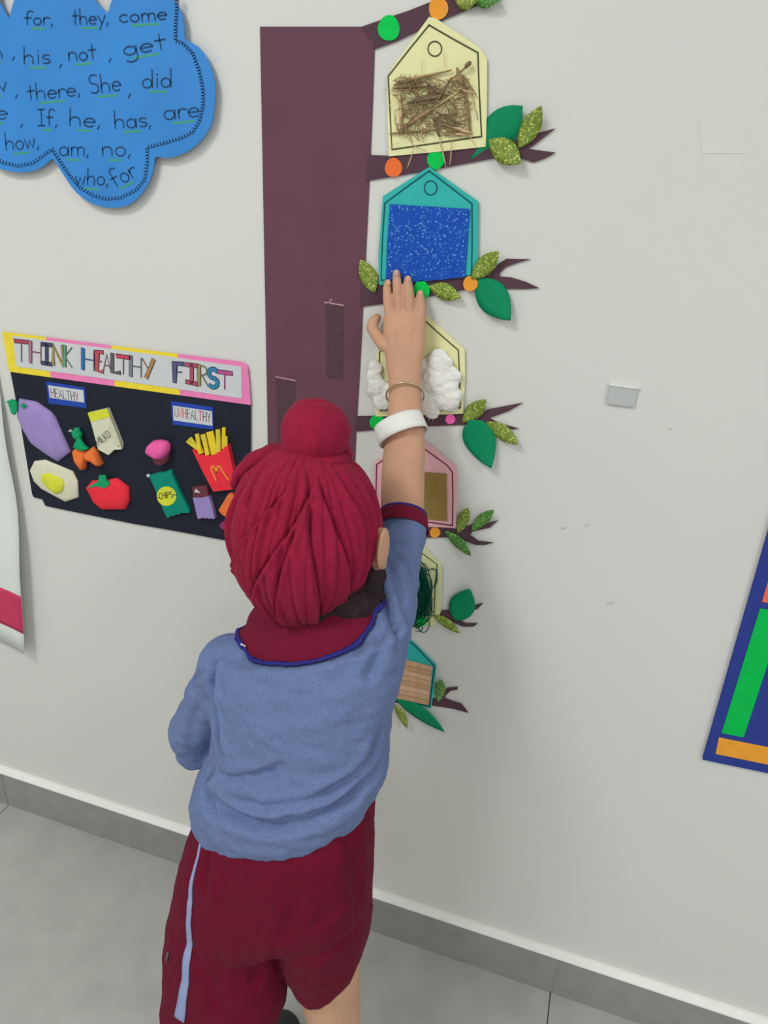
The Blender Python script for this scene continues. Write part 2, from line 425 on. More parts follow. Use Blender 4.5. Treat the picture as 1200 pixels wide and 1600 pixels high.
letter('L', 853, 912, (228, 234), (362, 366), zt, (95, 90, 100), thick=(0,))
letter('T', 895, 980, (240, 252), (372, 376), zt, (190, 70, 90), thick=(0,))
letter('H', 990, 1075, (245, 258), (385, 400), zt, (120, 118, 135), thick=(0,))
letter('Y', 1085, 1160, (262, 272), (396, 404), zt, (165, 125, 80), thick=(1,))
letter('F', 455, 520, (103, 108), (240, 248), zu, (85, 85, 125), thick=(0,))
letter('I', 545, 625, (112, 122), (240, 258), zu, (165, 80, 105), thick=(0, 2, 1))
letter('R', 637, 705, (120, 128), (262, 268), zu, (150, 135, 90), thick=(0,))
letter('S', 712, 778, (142, 148), (280, 284), zu, (50, 125, 165), thick=(0,))
letter('T', 785, 875, (165, 178), (290, 300), zu, (175, 80, 140), thick=(0,))
# the two small headings
def heading(frame, paper, word, p0, p1, h, cols, lean):
    f = card('heading_frame', frame, .0042, .0008, M_blue, po)
    card('heading_paper', paper, .0051, .0005, M_white, f)
    n = len(word); x = 0; tot = sum(FONT[c][0] for c in word) - .1
    for i, ch in enumerate(word):
        w = FONT[ch][0]
        a, b = lerp(p0, p1, x / tot), lerp(p0, p1, (x + w - .12) / tot)
        m = mat('felt_pen_%d_%d_%d' % cols[i % len(cols)], C(*cols[i % len(cols)]), .7)
        ribbons('heading_letter', strokes_of(ch, a, b, h, up=(-lean * h, -h)), .0013, .0058, m, f); x += w
heading(zt((360, 433), (650, 478), (662, 632), (380, 596)), zt((378, 460), (640, 497), (648, 590), (390, 553)), 'HEALTHY', zt((402, 545))[0], zt((608, 580))[0], 13.5,
        [(150, 60, 80), (70, 80, 70), (120, 70, 80), (80, 90, 80), (90, 110, 110), (60, 75, 70), (170, 60, 85)], .14)
heading(zu((430, 385), (745, 433), (748, 600), (445, 562)), zu((447, 420), (738, 462), (742, 570), (450, 530)), 'UNHEALTHY', zu((460, 500))[0], zu((728, 543))[0], 14.5,
        [(130, 140, 60), (225, 60, 75), (210, 70, 60), (70, 130, 80), (110, 100, 110), (150, 90, 80), (190, 60, 90), (90, 50, 60), (120, 90, 100)], .04)

# padded paper foods
M_lil = mat('lilac_paper', C(150, 132, 190), .75, .06, 40, .15, 60)
M_grn = mat('green_paper', C(20, 150, 100), .7)
M_org = mat('orange_paper', C(240, 115, 60), .75, .1, 60)
M_cream = mat('cream_paper', C(206, 206, 184), .75, .05)
M_lime = mat('lime_paper', C(205, 208, 62), .6)
M_red = mat('red_paper', C(232, 50, 66), .7, .05)
M_maroon = mat('brown_maroon_paper', C(105, 55, 65), .7)
M_teal = mat('teal_wrapper', C(8, 130, 112), .55, .06)
z = zm(10, 610, 5.714); FB = .0042
e = puff('eggplant', z((140, 65), (290, 92), (420, 180), (460, 230), (530, 390), (600, 535), (485, 625), (380, 560), (250, 465), (170, 330), (120, 210)), FB, .012, M_lil, po); e['label'] = 'padded lilac paper eggplant'
card('eggplant_stem', z((55, 82), (95, 62), (130, 68), (150, 100), (148, 160), (125, 200), (100, 180), (85, 130), (75, 95)), FB + .008, .004, M_grn, e)
card('eggplant_stem', z((190, 100), (215, 92), (225, 105), (245, 112), (225, 125), (215, 140), (200, 130)), FB + .012, .002, M_grn, e)
e = puff('egg', z((270, 622), (365, 610), (610, 712), (655, 800), (662, 945), (545, 985), (330, 870), (262, 800), (228, 705)), FB, .006, M_cream, po); e['label'] = 'cream paper egg with lime yolk'
puff('yolk', z((350, 740), (400, 716), (470, 745), (545, 780), (555, 830), (530, 890), (470, 905), (400, 850), (345, 780)), FB + .005, .006, M_lime, e)
e = empty('carrots', P(*z((740, 560))[0], -.01), 'two orange paper carrots with crumpled green tops', None); e.parent = po; e.location = WLOC[e.name] - WLOC[po.name]
puff('carrot', z((632, 515), (660, 495), (740, 520), (748, 590), (730, 690), (705, 697), (660, 610)), FB, .016, M_org, e)
puff('carrot', z((728, 545), (800, 490), (835, 530), (888, 640), (872, 660), (800, 620), (755, 590)), FB, .017, M_org, e)
puff('carrot_top', z((652, 480), (690, 400), (700, 380), (725, 420), (750, 460), (795, 495), (740, 515), (690, 505)), FB + .010, .008, M_grn, e)
puff('carrot_top', z((632, 340), (650, 345), (655, 315), (690, 312), (695, 345), (715, 355), (712, 400), (690, 425), (650, 405)), FB + .006, .010, M_grn, e)
card('foil_strand', z((600, 345), (632, 320), (625, 335), (645, 345), (625, 345)), FB + .010, .001, M_white, e)
e = card('milk_carton', z((765, 185), (935, 145), (975, 250), (1010, 330), (1060, 465), (1058, 510), (995, 512), (945, 560), (855, 510), (800, 300)), FB, .007, M_cream, po); e['label'] = 'cream paper milk pack with lime band'
card('lime_band', z((765, 185), (935, 145), (965, 218), (793, 264)), FB + .0072, .0006, M_lime, e)
vs = z((965, 220), (1005, 310), (1062, 465), (1030, 485), (985, 365), (945, 330))
card('side_fold', vs, FB + .007, .002, mat('cream_fold', C(196, 196, 172), .75), e)
ribbons('milk_lettering', strokes_of('M|LKO', z((868, 474))[0], z((980, 385))[0], 11), .0009, FB + .0096, M_ink, e)
e = puff('tomato', z((735, 855), (790, 792), (880, 790), (1010, 772), (1060, 810), (1112, 850), (1120, 970), (1085, 1050), (880, 1050), (800, 985), (760, 900)), FB, .012, M_red, po); e['label'] = 'padded red paper tomato'
card('tomato_calyx', z((780, 835), (840, 800), (870, 790), (882, 730), (935, 728), (945, 775), (972, 800), (960, 825), (915, 845), (870, 825), (800, 838)), FB + .010, .003, M_grn, e)
z = zm(210, 650, 6.667)
e = empty('cupcake', P(*z((300, 370))[0], -.01), 'pink frosted paper cupcake', None); e.parent = po; e.location = WLOC[e.name] - WLOC[po.name]
puff('cupcake_case', z((200, 370), (390, 380), (385, 450), (350, 485), (300, 495), (250, 470)), FB, .014, M_maroon, e)
puff('frosting', z((178, 320), (200, 270), (240, 235), (310, 226), (380, 240), (412, 280), (408, 340), (375, 395), (340, 420), (290, 410), (215, 385), (180, 345)), FB + .004, .020, mat('pink_crepe', C(250, 95, 165), .6, .06, 60, .2, 120), e)
e = card('chips_packet', z((165, 590), (190, 602), (260, 575), (300, 570), (345, 572), (360, 555), (375, 565), (395, 540), (412, 545), (440, 620), (520, 800), (605, 960), (600, 990), (570, 985), (545, 990), (525, 985), (490, 1005), (470, 1000), (440, 1020), (420, 1012), (395, 1032), (370, 1035), (330, 950), (260, 770), (195, 620)), FB, .006, M_teal, po); e['label'] = 'green paper chips packet with yellow disc'
card('packet_disc', ell(*z((370, 812))[0], 15.2, 15.0, 24, 30), FB + .0062, .0006, M_lime, e)
ribbons('packet_lettering', strokes_of('CH|PS', z((298, 845))[0], z((440, 822))[0], 9.5), .0011, FB + .0072, M_ink, e)
ribbons('packet_lettering', [z((265, 832), (295, 824)), z((440, 795), (470, 800))], .0011, FB + .0072, M_ink, e)
card('silver_corner', z((160, 590), (190, 585), (200, 600), (180, 622)), FB + .005, .002, M_white, e)
e = empty('fries_box', P(*z((900, 500))[0], -.01), 'red paper fries carton with a yellow M', None); e.parent = po; e.location = WLOC[e.name] - WLOC[po.name]
card('carton', z((648, 325), (680, 358), (730, 382), (800, 392), (860, 386), (940, 340), (1015, 274), (1050, 450), (1100, 655), (1062, 735), (865, 756), (760, 560)), FB, .010, M_red, e)
ribbons('arches', [z((895, 638), (868, 580), (848, 530), (846, 503), (862, 490), (882, 510), (902, 560)), z((902, 560), (903, 515), (918, 490), (938, 500), (970, 560), (1020, 630))], .0022, FB + .0105, mat('gold_paint', C(220, 165, 50), .6), e)
M_fry = mat('yellow_fry_paper', C(222, 196, 48), .6, .1, 50)
M_fry2 = mat('pale_fry_paper', C(205, 190, 70), .6, .1, 50)
for i, (x0, y0, x1, y1, w) in enumerate([(572, 245, 680, 330, 26), (608, 210, 715, 350, 34), (688, 165, 725, 370, 34), (735, 178, 795, 380, 50), (815, 146, 870, 380, 72), (905, 120, 915, 350, 40), (955, 108, 945, 330, 34), (985, 195, 985, 300, 24), (770, 250, 800, 385, 40), (855, 230, 860, 380, 36), (690, 240, 740, 370, 30)]):
    d = math.hypot(x1 - x0, y1 - y0); nx, ny = -(y1 - y0) / d * w / 2, (x1 - x0) / d * w / 2
    card('fry', z((x0 + nx, y0 + ny), (x1 + nx, y1 + ny), (x1 - nx, y1 - ny), (x0 - nx, y0 - ny)), FB + .001 + (i % 3) * .0022, .003, (M_fry, M_fry2)[i % 2], e)
e = empty('chocolate_bar', P(*z((755, 870))[0], -.01), 'small brown chocolate bar in a lilac wrapper', None); e.parent = po; e.location = WLOC[e.name] - WLOC[po.name]
card('chocolate', z((630, 725), (700, 712), (785, 715), (800, 790), (805, 830), (645, 840), (640, 770)), FB, .006, M_maroon, e)
card('foil', z((655, 770), (675, 735), (720, 778)), FB + .0062, .0006, M_white, e)
card('wrapper', z((648, 825), (720, 828), (810, 812), (840, 900), (872, 1040), (850, 1045), (835, 1035), (815, 1045), (790, 1032), (770, 1040), (745, 1030), (715, 1045), (695, 1040), (670, 930)), FB, .008, M_lil, e)
e = card('orange_cutout', z((1025, 778), (1000, 800), (960, 870), (905, 960), (945, 1005), (1010, 1040), (1080, 1020), (1120, 930), (1100, 830)), FB, .006, M_org, po); e['label'] = 'orange paper food piece half hidden by the turban'
e = card('purple_cutout', z((905, 1130), (930, 1090), (980, 1080), (1020, 1110), (1010, 1160), (950, 1165)), FB, .004, mat('purple_paper', C(140, 50, 110), .7), po)

# ================================================================== white chart at the left edge, curling off the wall
M_chart = mat('white_chart_paper', C(212, 216, 214), .6, .015)
M_rasp = mat('raspberry_paper', C(190, 60, 95), .7)
ch = empty('wall_chart', P(0, 900), 'white paper chart with a raspberry band at the left edge', 'chart')
xr = [(-6, 540), (-3, 590), (6, 650), (17, 730), (26, 790), (31, 840), (33, 890), (34.5, 935), (36.5, 990), (37.5, 1022)]
def chart_strip(name, ya, yb, m, off, par, n=10):
    g = []
    for i in range(13):
        u = i / 12; row = []
        for j in range(n):
            y = ya + (yb - ya) * j / (n - 1)
            k = 0
            while k < len(xr) - 2 and xr[k + 1][1] < y: k += 1
            t = (y - xr[k][1]) / (xr[k + 1][1] - xr[k][1]); xx = xr[k][0] + (xr[k + 1][0] - xr[k][0]) * t
            low = max(0, (y - 520) / 500)
            b = P(xx, y, -.030 * low); a = b - Vector((.42, 0, 0))
            p = a.lerp(b, u)
            row.append((p.x, -(.002 + off + .030 * low * u ** 4 + .003 * math.sin(y * .03) * u ** 3), p.z))
        g.append(row)
    return sheet(name, g, .0005, m, par, normal=(0, -1, 0))
chart_strip('chart_paper', 300, 1022, M_chart, 0, ch, 30)
chart_strip('raspberry_band', 931, 991, M_rasp, .0009, ch)

# ================================================================== blue notice board at the right edge
M_board = mat('royal_blue_felt', C(48, 62, 140), .9, .08, 60, .2, 700, .1)
M_bg = mat('bright_green_paper', C(0, 180, 78), .7)
M_or = mat('amber_paper', C(240, 155, 55), .7)
M_co = mat('coral_paper', C(250, 105, 85), .7)
bd = empty('notice_board', P(1150, 1100), 'royal blue notice board with green, amber and coral border strips at the right', 'notice board')
z = zm(1060, 780, 3.478)
c0 = P(*z((130, 1402))[0]); up = (P(*z((487, 157))[0]) - c0).normalized(); rt = (P(*z((487, 1476))[0]) - c0).normalized()
def bpt(u, v): return c0 + rt * u + up * v
def bcard(name, quad, y0, t, m, par):
    w = [bpt(*q) for q in quad]; n = len(w)
    vs = [(p.x, -y0 - t, p.z) for p in w] + [(p.x, -y0, p.z) for p in w]
    return mesh(name, vs, [tuple(range(n)), tuple(range(2 * n - 1, n - 1, -1))] + [(i, (i + 1) % n, n + (i + 1) % n, n + i) for i in range(n)], m, par)
def buv(px, py):
    p = P(px, py) - c0; a = rt.dot(up); r1, r2 = p.dot(rt), p.dot(up)
    return ((r1 - a * r2) / (1 - a * a), (r2 - a * r1) / (1 - a * a))
bcard('board_panel', [(0, 0), (.75, 0), (.75, .95), (0, .95)], .001, .005, M_board, bd)
g = [buv(*p) for p in z((430, 580), (350, 1283), (232, 1255))]
u0, u1, v0, v1 = g[2][0], g[1][0], g[2][1], g[0][1]
bcard('green_strip', [(u0, v0), (u1, v0), (u1 + .002, v1), (u0 + .002, v1)], .006, .001, M_bg, bd)
o4 = [buv(*p) for p in z((218, 1280), (200, 1368), (487, 1342), (487, 1440))]
bcard('amber_strip', [(o4[1][0], o4[1][1]), (.32, o4[1][1]), (.32, o4[0][1]), (o4[0][0], o4[0][1])], .006, .001, M_or, bd)
r4 = [buv(*p) for p in z((450, 545))]
bcard('coral_strip', [(r4[0][0], r4[0][1]), (r4[0][0] + (u1 - u0), r4[0][1]), (r4[0][0] + (u1 - u0), r4[0][1] + .2), (r4[0][0], r4[0][1] + .2)], .006, .001, M_co, bd)
bcard('green_strip', [(.34, o4[1][1]), (.6, o4[1][1]), (.6, o4[0][1]), (.34, o4[0][1])], .006, .001, M_bg, bd)
bcard('amber_strip', [(u0, r4[0][1] + .21), (u1, r4[0][1] + .21), (u1, r4[0][1] + .4), (u0, r4[0][1] + .4)], .006, .001, M_or, bd)

# ================================================================== small grey name plate holder on the bare wall
M_plate = mat('grey_plastic', C(178, 182, 184), .3, .02, 30, 0, 0, .5)
pl = empty('wall_plate', P(972, 618), 'small blank grey plastic plate on the bare white wall', 'wall plate')
a, b = P(947.5, 630), P(997.5, 605)
box('plate', (a.x, -.0045, a.z), (b.x, 0, b.z), M_plate, pl, bevel=.001)
box('plate_lip', (a.x - .001, -.0058, b.z - .0018), (b.x + .001, 0, b.z + .001), mat('white_plastic', C(214, 216, 214), .3), pl, bevel=.0005)

# ================================================================== paper tree on the wall
M_trunk = mat('plum_brown_paper', C(99, 65, 80), .8, .07, 16, .12, 350, .25)
M_branch = mat('dark_plum_paper', C(84, 60, 72), .8, .07, 20)
M_leaf = mat('green_leaf_paper', C(10, 130, 88), .65, .05)
M_glit = mat('olive_glitter_sheet', C(108, 132, 42), .45, .18, 300, .5, 900, .5, speck=(700, .16, C(215, 220, 120)))
M_glitd = mat('green_glitter_sheet', C(66, 124, 52), .45, .2, 300, .5, 900, .5, speck=(700, .12, C(190, 215, 120)))
D_G = mat('neon_green_dot', C(0, 190, 80), .7); D_O = mat('orange_dot', C(255, 150, 55), .7); D_R = mat('red_orange_dot', C(255, 108, 55), .7); D_P = mat('pink_dot', C(255, 100, 170), .7)
tree = empty('paper_tree', P(490, 600), 'plum brown paper tree with forked branches, leaves and dots', 'wall decoration')
card('trunk', [(407, 42), (568, 42), (586, 72), (583, 160), (578, 280), (572, 400), (568, 475), (562, 590), (557, 670), (553, 770), (548, 900), (545, 1180), (428, 1180), (424, 900), (419, 690), (416, 520), (413, 366), (410, 200)], .0005, .0012, M_trunk, tree)
M_tape = mat('brown_tape', C(78, 52, 62), .5, .14, 120, .1, 300, .35)
M_torn = mat('torn_pinkish_paper', C(190, 150, 160), .8)
for q, line in (([(510, 476), (538, 479), (536, 592), (511, 590)], [[(508, 472), (516, 473), (538, 477)], [(515, 473), (519, 467)]]),
                ([(432, 592), (462, 597), (461, 720), (435, 720)], [[(432, 588), (447, 591), (462, 594)]])):
    t = card('tape_strip', q, .0018, .0004, M_tape, tree)
    ribbons('torn_edge', line, .0016, .0027, M_torn, t)

def leaf(par, base, tip, w, m, lift=.006, belly=.5, y0=.0045, name='leaf'):
    a, b = P(*base), P(*tip); ax = b - a; ax.y = 0; L = ax.length; t = ax.normalized(); s = Vector((-t.z, 0, t.x))
    W = w * .00092; g = []
    for j in range(5):
        v = j / 2 - 1; row = []
        for i in range(11):
            u = i / 10
            uu = u ** (math.log(.5) / math.log(belly))
            hw = W / 2 * math.sin(math.pi * uu) ** .85 + .0004
            p = a + t * (u * L) + s * (v * hw)
            row.append((p.x, -(y0 + lift * u ** 2 - .0022 * abs(v) * math.sin(math.pi * u) + .0022), p.z))
        g.append(row)
    return sheet(name, g, .0006, m, par, normal=(0, -1, 0))
def dot(par, c, rx, ry, m, y0=.0034):
    return card('dot', ell(c[0], c[1], rx, ry, 24, 0, .03), y0, .0006, m, par)
def branch(pts, by=.0018):
    return card('branch', pts, by, .001, M_branch, tree)
z = zm(540, 0, 3.333)
b = branch(z((85, 142), (190, 105), (330, 58), (440, 15), (520, -30), (640, -90), (760, -170), (780, -150), (690, -70), (860, -60), (980, -90), (900, -30), (780, 0), (700, 28), (530, 97), (400, 152), (270, 216), (150, 258), (146, 220)))
dot(b, z((230, 150))[0], 17, 20, D_G); dot(b, z((487, 46))[0], 15, 18.5, D_R if False else D_O)
leaf(b, z((570, -10))[0], z((700, 10))[0], 24, M_glit); leaf(b, z((660, -30))[0], z((810, 15))[0], 24, M_glitd, y0=.006); leaf(b, z((600, -40))[0], z((720, -170))[0], 40, M_leaf)
b = branch(z((118, 806), (230, 812), (480, 785), (720, 757), (800, 745), (870, 735), (960, 705), (1095, 668), (1040, 712), (985, 755), (950, 775), (1095, 795), (1040, 825), (980, 846), (900, 820), (830, 812), (720, 835), (500, 876), (300, 912), (110, 942)))
dot(b, z((254, 873))[0], 13.5, 15, D_R); dot(b, z((473, 833))[0], 13.5, 14.5, D_G)
leaf(b, z((655, 828))[0], z((927, 556))[0], 46, M_leaf, .007, belly=.58, y0=.0008); leaf(b, z((905, 772))[0], z((1028, 560))[0], 26, M_glit, .010); leaf(b, z((752, 730))[0], z((922, 852))[0], 30, M_glit, .008, y0=.008)
z = zm(540, 230, 3.333)
b = branch(z((80, 690), (180, 712), (400, 696), (640, 672), (690, 676), (760, 645), (800, 605), (838, 580), (900, 582), (968, 582), (900, 600), (840, 622), (808, 650), (802, 672), (860, 676), (940, 700), (1010, 733), (920, 738), (830, 735), (760, 722), (700, 725), (600, 745), (440, 776), (190, 815), (80, 830)))
leaf(b, z((160, 755))[0], z((90, 583))[0], 27, M_glit, .004); dot(b, z((400, 742))[0], 13, 15, D_G, .006); leaf(b, z((438, 722))[0], z((608, 776))[0], 24, M_glit, .008)
dot(b, z((655, 708))[0], 11.3, 11.8, D_O, .007); leaf(b, z((663, 682))[0], z((808, 538))[0], 26, M_glit, .008, y0=.0075); leaf(b, z((688, 686))[0], z((867, 892))[0], 46, M_leaf, .010, belly=.45)
z = zm(540, 400, 3.75)
b = branch(z((70, 935), (300, 932), (690, 925), (760, 928), (800, 912), (850, 893), (1042, 856), (960, 905), (845, 946), (900, 975), (1018, 1008), (960, 1014), (850, 1000), (770, 985), (690, 987), (460, 996), (240, 1012), (55, 1026)))
dot(b, z((190, 970))[0], 12, 12.5, D_G); dot(b, z((617, 952))[0], 7.6, 7.8, D_P)
leaf(b, z((690, 968))[0], z((834, 828))[0], 25, M_glit, .008); leaf(b, z((735, 952))[0], z((863, 1222))[0], 52, M_leaf, .010, belly=.38); leaf(b, z((832, 965))[0], z((1018, 1084))[0], 24, M_glit, .010)
z = zm(540, 660, 3.75)
b = branch(z((0, 610), (420, 612), (590, 612), (660, 626), (720, 600), (810, 590), (893, 571), (850, 612), (745, 636), (732, 656), (780, 690), (868, 700), (820, 714), (765, 714), (700, 690), (660, 668), (440, 672), (0, 690)))
dot(b, z((527, 640))[0], 8.2, 8, D_O); dot(b, z((432, 655))[0], 6.5, 8, D_O)
leaf(b, z((662, 640))[0], z((728, 480))[0], 19, M_glit, .008); leaf(b, z((742, 626))[0], z((878, 488))[0], 19, M_glitd, .010); leaf(b, z((588, 628))[0], z((745, 758))[0], 20, M_glitd, .008)
z = zm(560, 840, 5.0)
b = branch(z((-90, 555), (540, 585), (600, 565), (665, 562), (860, 540), (920, 520), (978, 504), (935, 550), (870, 575), (765, 618), (840, 662), (935, 663), (900, 690), (820, 690), (740, 655), (600, 622), (540, 635), (-90, 650)))
dot(b, z((505, 622))[0], 8.2, 8.5, D_G, .012)
leaf(b, z((765, 632))[0], z((883, 368))[0], 46, M_leaf, .008, belly=.42); leaf(b, z((590, 590))[0], z((805, 718))[0], 19, M_glit, .006)
b = branch(z((-90, 1195), (400, 1240), (570, 1250), (640, 1258), (660, 1205), (700, 1168), (780, 1160), (776, 1182), (725, 1190), (685, 1225), (680, 1246), (720, 1264), (805, 1290), (862, 1362), (740, 1330), (560, 1302), (400, 1290), (-90, 1250)))
leaf(b, z((628, 1265))[0], z((662, 1078))[0], 20, M_glitd, .006); leaf(b, z((300, 1235))[0], z((688, 1478))[0], 33, M_leaf, .008, belly=.45); leaf(b, z((290, 1275))[0], z((402, 1452))[0], 18, M_glit, .006, y0=.0075)

# ================================================================== house cards hung on the branches
M_hy = mat('pale_yellow_card', C(222, 220, 170), .7, .02); M_ht = mat('turquoise_card', C(52, 172, 168), .65, .03); M_hp = mat('pale_pink_card', C(222, 168, 178), .7, .02)
M_hg = mat('pale_green_yellow_card', C(204, 208, 160), .7, .02)
HY = .0034
def house(name, outline, marker, circ, mp, mk, label, hy=HY, wm=.0018):
    c = P(*outline[0]); h = empty(name, (c.x, -hy, c.z), label, 'house card', 'material house cards on the tree')
    card('house_card', outline, hy, .0014, mp, h)
    if marker: ribbons('marker_outline', [marker], wm, hy + .0019, mk, h)
    if circ: ribbons('marker_circle', [ell(*circ, 22)], wm * .9, hy + .0019, mk, h, closed=True)
    return h
M_mk = mat('dark_olive_marker', C(78, 80, 62), .7)
z = zm(540, 0, 3.333)
h1 = house('straw_house_card', z((440, 92), (475, 100), (700, 250), (740, 310), (738, 600), (733, 765), (480, 792), (230, 815), (225, 640), (222, 480), (228, 395), (250, 350)),
           z((440, 135), (570, 210), (693, 278), (700, 480), (712, 712), (480, 746), (247, 780), (238, 600), (228, 400), (330, 270), (440, 135)), (*z((470, 258))[0], 10.6, 11.5), M_hy, M_mk,
           'pale yellow house card filled with twigs and dry straw, topmost of the tree')
M_tw = [mat('twig_brown', C(150, 124, 94), .9, .25, 120, .5, 300), mat('twig_dark', C(116, 98, 80), .9, .25, 120, .5, 300), mat('straw_tan', C(190, 166, 128), .85, .2, 120, .3, 300)]
def stick(name, pts, r, m, par, n=6):
    """thin round stick through world points, slightly uneven"""
    vs = []; fs = []; k = len(pts)
    for i, p in enumerate(pts):
        t = (pts[min(k - 1, i + 1)] - pts[max(0, i - 1)]).normalized()
        a = t.cross(Vector((0, 1, 0)));  a = a.normalized() if a.length > 1e-6 else Vector((1, 0, 0)); b_ = t.cross(a)
        rr = r * (.55 if i in (0, k - 1) else random.uniform(.8, 1.15))
        for j in range(n):
            w = 2 * math.pi * j / n; vs.append(p + a * (rr * math.cos(w)) + b_ * (rr * math.sin(w)))
    for i in range(k - 1):
        for j in range(n): fs.append((i * n + j, i * n + (j + 1) % n, (i + 1) * n + (j + 1) % n, (i + 1) * n + j))
    fs += [tuple(range(n)), tuple(range((k - 1) * n, k * n))]
    return mesh(name, vs, fs, m, par, True)
z = zm(600, 80, 6.667)
def twig(x0, y0, x1, y1, r, m, yo, seg=4, jit=8, name='twig'):
    pts = []
    for i in range(seg + 1):
        t = i / seg; q = z((x0 + (x1 - x0) * t + (random.uniform(-jit, jit) if 0 < i < seg else 0), y0 + (y1 - y0) * t + (random.uniform(-jit, jit) if 0 < i < seg else 0)))[0]
        p = P(*q); p.y = -(HY + .0015 + yo + r * .00014); pts.append(p)
    return stick(name, pts, r * .000135, M_tw[m], h1)
for a in [(120, 360, 720, 208, 10, 0, .002), (110, 395, 470, 372, 8, 1, .003), (95, 412, 600, 372, 9, 0, .001), (262, 550, 660, 462, 20, 1, .002), (220, 812, 800, 432, 13, 0, .004), (178, 420, 208, 850, 17, 2, .001),
          (835, 255, 912, 850, 15, 0, .001), (780, 185, 832, 370, 17, 0, .004), (840, 262, 972, 462, 10, 0, .003), (780, 395, 968, 452, 11, 2, .004), (75, 862, 600, 815, 10, 0, .001), (600, 745, 940, 862, 15, 2, .002),
          (560, 862, 905, 880, 11, 2, .001), (490, 655, 730, 285, 10, 1, .005), (560, 640, 820, 765, 12, 1, .003), (500, 700, 790, 790, 10, 1, .005), (690, 330, 930, 128, 7, 1, .004), (870, 190, 922, 122, 20, 1, .004),
          (610, 560, 790, 440, 9, 2, .006), (440, 320, 600, 470, 11, 1, .002), (570, 290, 590, 400, 9, 2, .005), (250, 300, 520, 250, 8, 2, .001), (300, 740, 540, 590, 15, 0, .003), (620, 380, 780, 290, 12, 2, .003),
          (150, 330, 420, 320, 12, 1, .001), (540, 690, 600, 900, 12, 1, .003), (920, 430, 985, 720, 6, 2, .001), (120, 640, 150, 830, 6, 2, 0), (360, 640, 250, 780, 12, 0, .002), (660, 700, 780, 650, 11, 1, .004)]:
    twig(*a)
for a in [(0, 415, 320, 412, 3), (418, 80, 410, 250, 2.5), (410, 250, 415, 330, 2.5), (645, 10, 655, 190, 2.5), (240, 865, 335, 990, 5), (335, 990, 470, 1050, 4), (400, 800, 430, 960, 5), (340, 990, 262, 1215, 5), (590, 880, 665, 1225, 6), (730, 930, 700, 1190, 5), (905, 890, 965, 985, 4), (200, 950, 70, 1000, 2), (130, 480, 60, 620, 2)]:
    twig(*a, 2, .004, 4, 5, 'straw')
# loose fine fibres, too many to count
vs = []; fs = []
for i in range(290):
    cx, cy = random.uniform(170, 880), random.uniform(300, 880); a = random.gauss(-.35, .8); l = random.uniform(60, 190)
    p0, p1 = P(*z((cx - l / 2 * math.cos(a), cy - l / 2 * math.sin(a)))[0]), P(*z((cx + l / 2 * math.cos(a), cy + l / 2 * math.sin(a)))[0])
    if not (90 < cx - l / 2 * abs(math.cos(a)) and cx + l / 2 * abs(math.cos(a)) < 960): continue
    y = -(HY + .002 + random.uniform(0, .006)); mid = (p0 + p1) / 2 + Vector((0, 0, random.uniform(-.003, .003)))
    t = (p1 - p0).normalized(); n_ = Vector((-t.z, 0, t.x)) * .00042; k = len(vs)
    for p, yy in ((p0, y + .001), (mid, y - .0015), (p1, y + .001)):
        for o_ in (n_, Vector((0, -.0006, 0)), -n_): vs.append((p.x + o_.x, yy + o_.y, p.z + o_.z))
    for s in (0, 3):
        for j in range(3): fs.append((k + s + j, k + s + (j + 1) % 3, k + s + 3 + (j + 1) % 3, k + s + 3 + j))
props(mesh('straw_fibre', vs, fs, M_tw[0], h1), kind='stuff')

z = zm(540, 230, 3.333)
h2 = house('glitter_house_card', z((440, 103), (695, 283), (694, 500), (690, 668), (440, 694), (180, 716), (176, 560), (200, 255)), z((440, 124), (560, 215), (662, 294), (663, 480), (660, 668), (440, 690), (190, 690), (198, 480), (210, 292), (320, 210), (440, 124)),
           (*z((448, 212))[0], 9.8, 11), M_ht, mat('dark_teal_marker', C(22, 85, 95), .7), 'turquoise house card with a sparkling blue glitter sheet above the hand')
card('glitter_sheet', z((238, 296), (440, 308), (653, 321), (640, 500), (628, 674), (470, 690), (350, 700), (216, 694), (224, 500)), HY + .0022, .001, mat('blue_glitter_sheet', C(8, 74, 176), .5, .2, 500, .5, 900, .25, speck=(620, .07, C(110, 165, 235))), h2)
z = zm(540, 400, 3.75)
h3 = house('cotton_house_card', z((437, 312), (570, 425), (702, 545), (704, 700), (692, 918), (440, 930), (180, 935), (180, 740), (188, 560), (310, 425)), z((437, 345), (550, 448), (665, 548), (672, 700), (676, 884), (440, 895), (208, 900), (204, 740), (205, 560), (320, 450), (437, 345)),
           None, M_hy, M_mk, 'pale yellow house card with white cotton wool behind the wrist')
M_cot = mat('cotton_wool', (.88, .875, .85, 1), .95, .02, 60, .2, 260, .05, sheen=.2)
z = zm(540, 660, 3.75)
h4 = house('cardboard_house_card', z((405, 62), (530, 150), (656, 262), (655, 440), (650, 612), (400, 600), (165, 588), (166, 420), (172, 232), (290, 145)), z((405, 100), (465, 148), (600, 245), (630, 285), (633, 440), (630, 597), (430, 568), (185, 560), (184, 400), (188, 240), (300, 165), (405, 100)), None, M_hp,
           mat('plum_marker', C(96, 45, 66), .7), 'pale pink house card with a brown cardboard square beside the sleeve')
card('cardboard_square', z((225, 275), (455, 283), (598, 293), (600, 430), (602, 568), (430, 550), (222, 540)), HY + .0022, .0015, mat('brown_cardboard', C(140, 116, 66), .85, .08, 200, .2, 500), h4)
stick('thread', [P(*p) + Vector((0, -.006, 0)) for p in zm(540, 660, 3.75)((150, 5), (182, 38), (205, 78), (235, 110), (262, 170))], .0005, mat('dark_thread', (.02, .02, .02, 1), .8), h4)
z = zm(560, 840, 5.0)
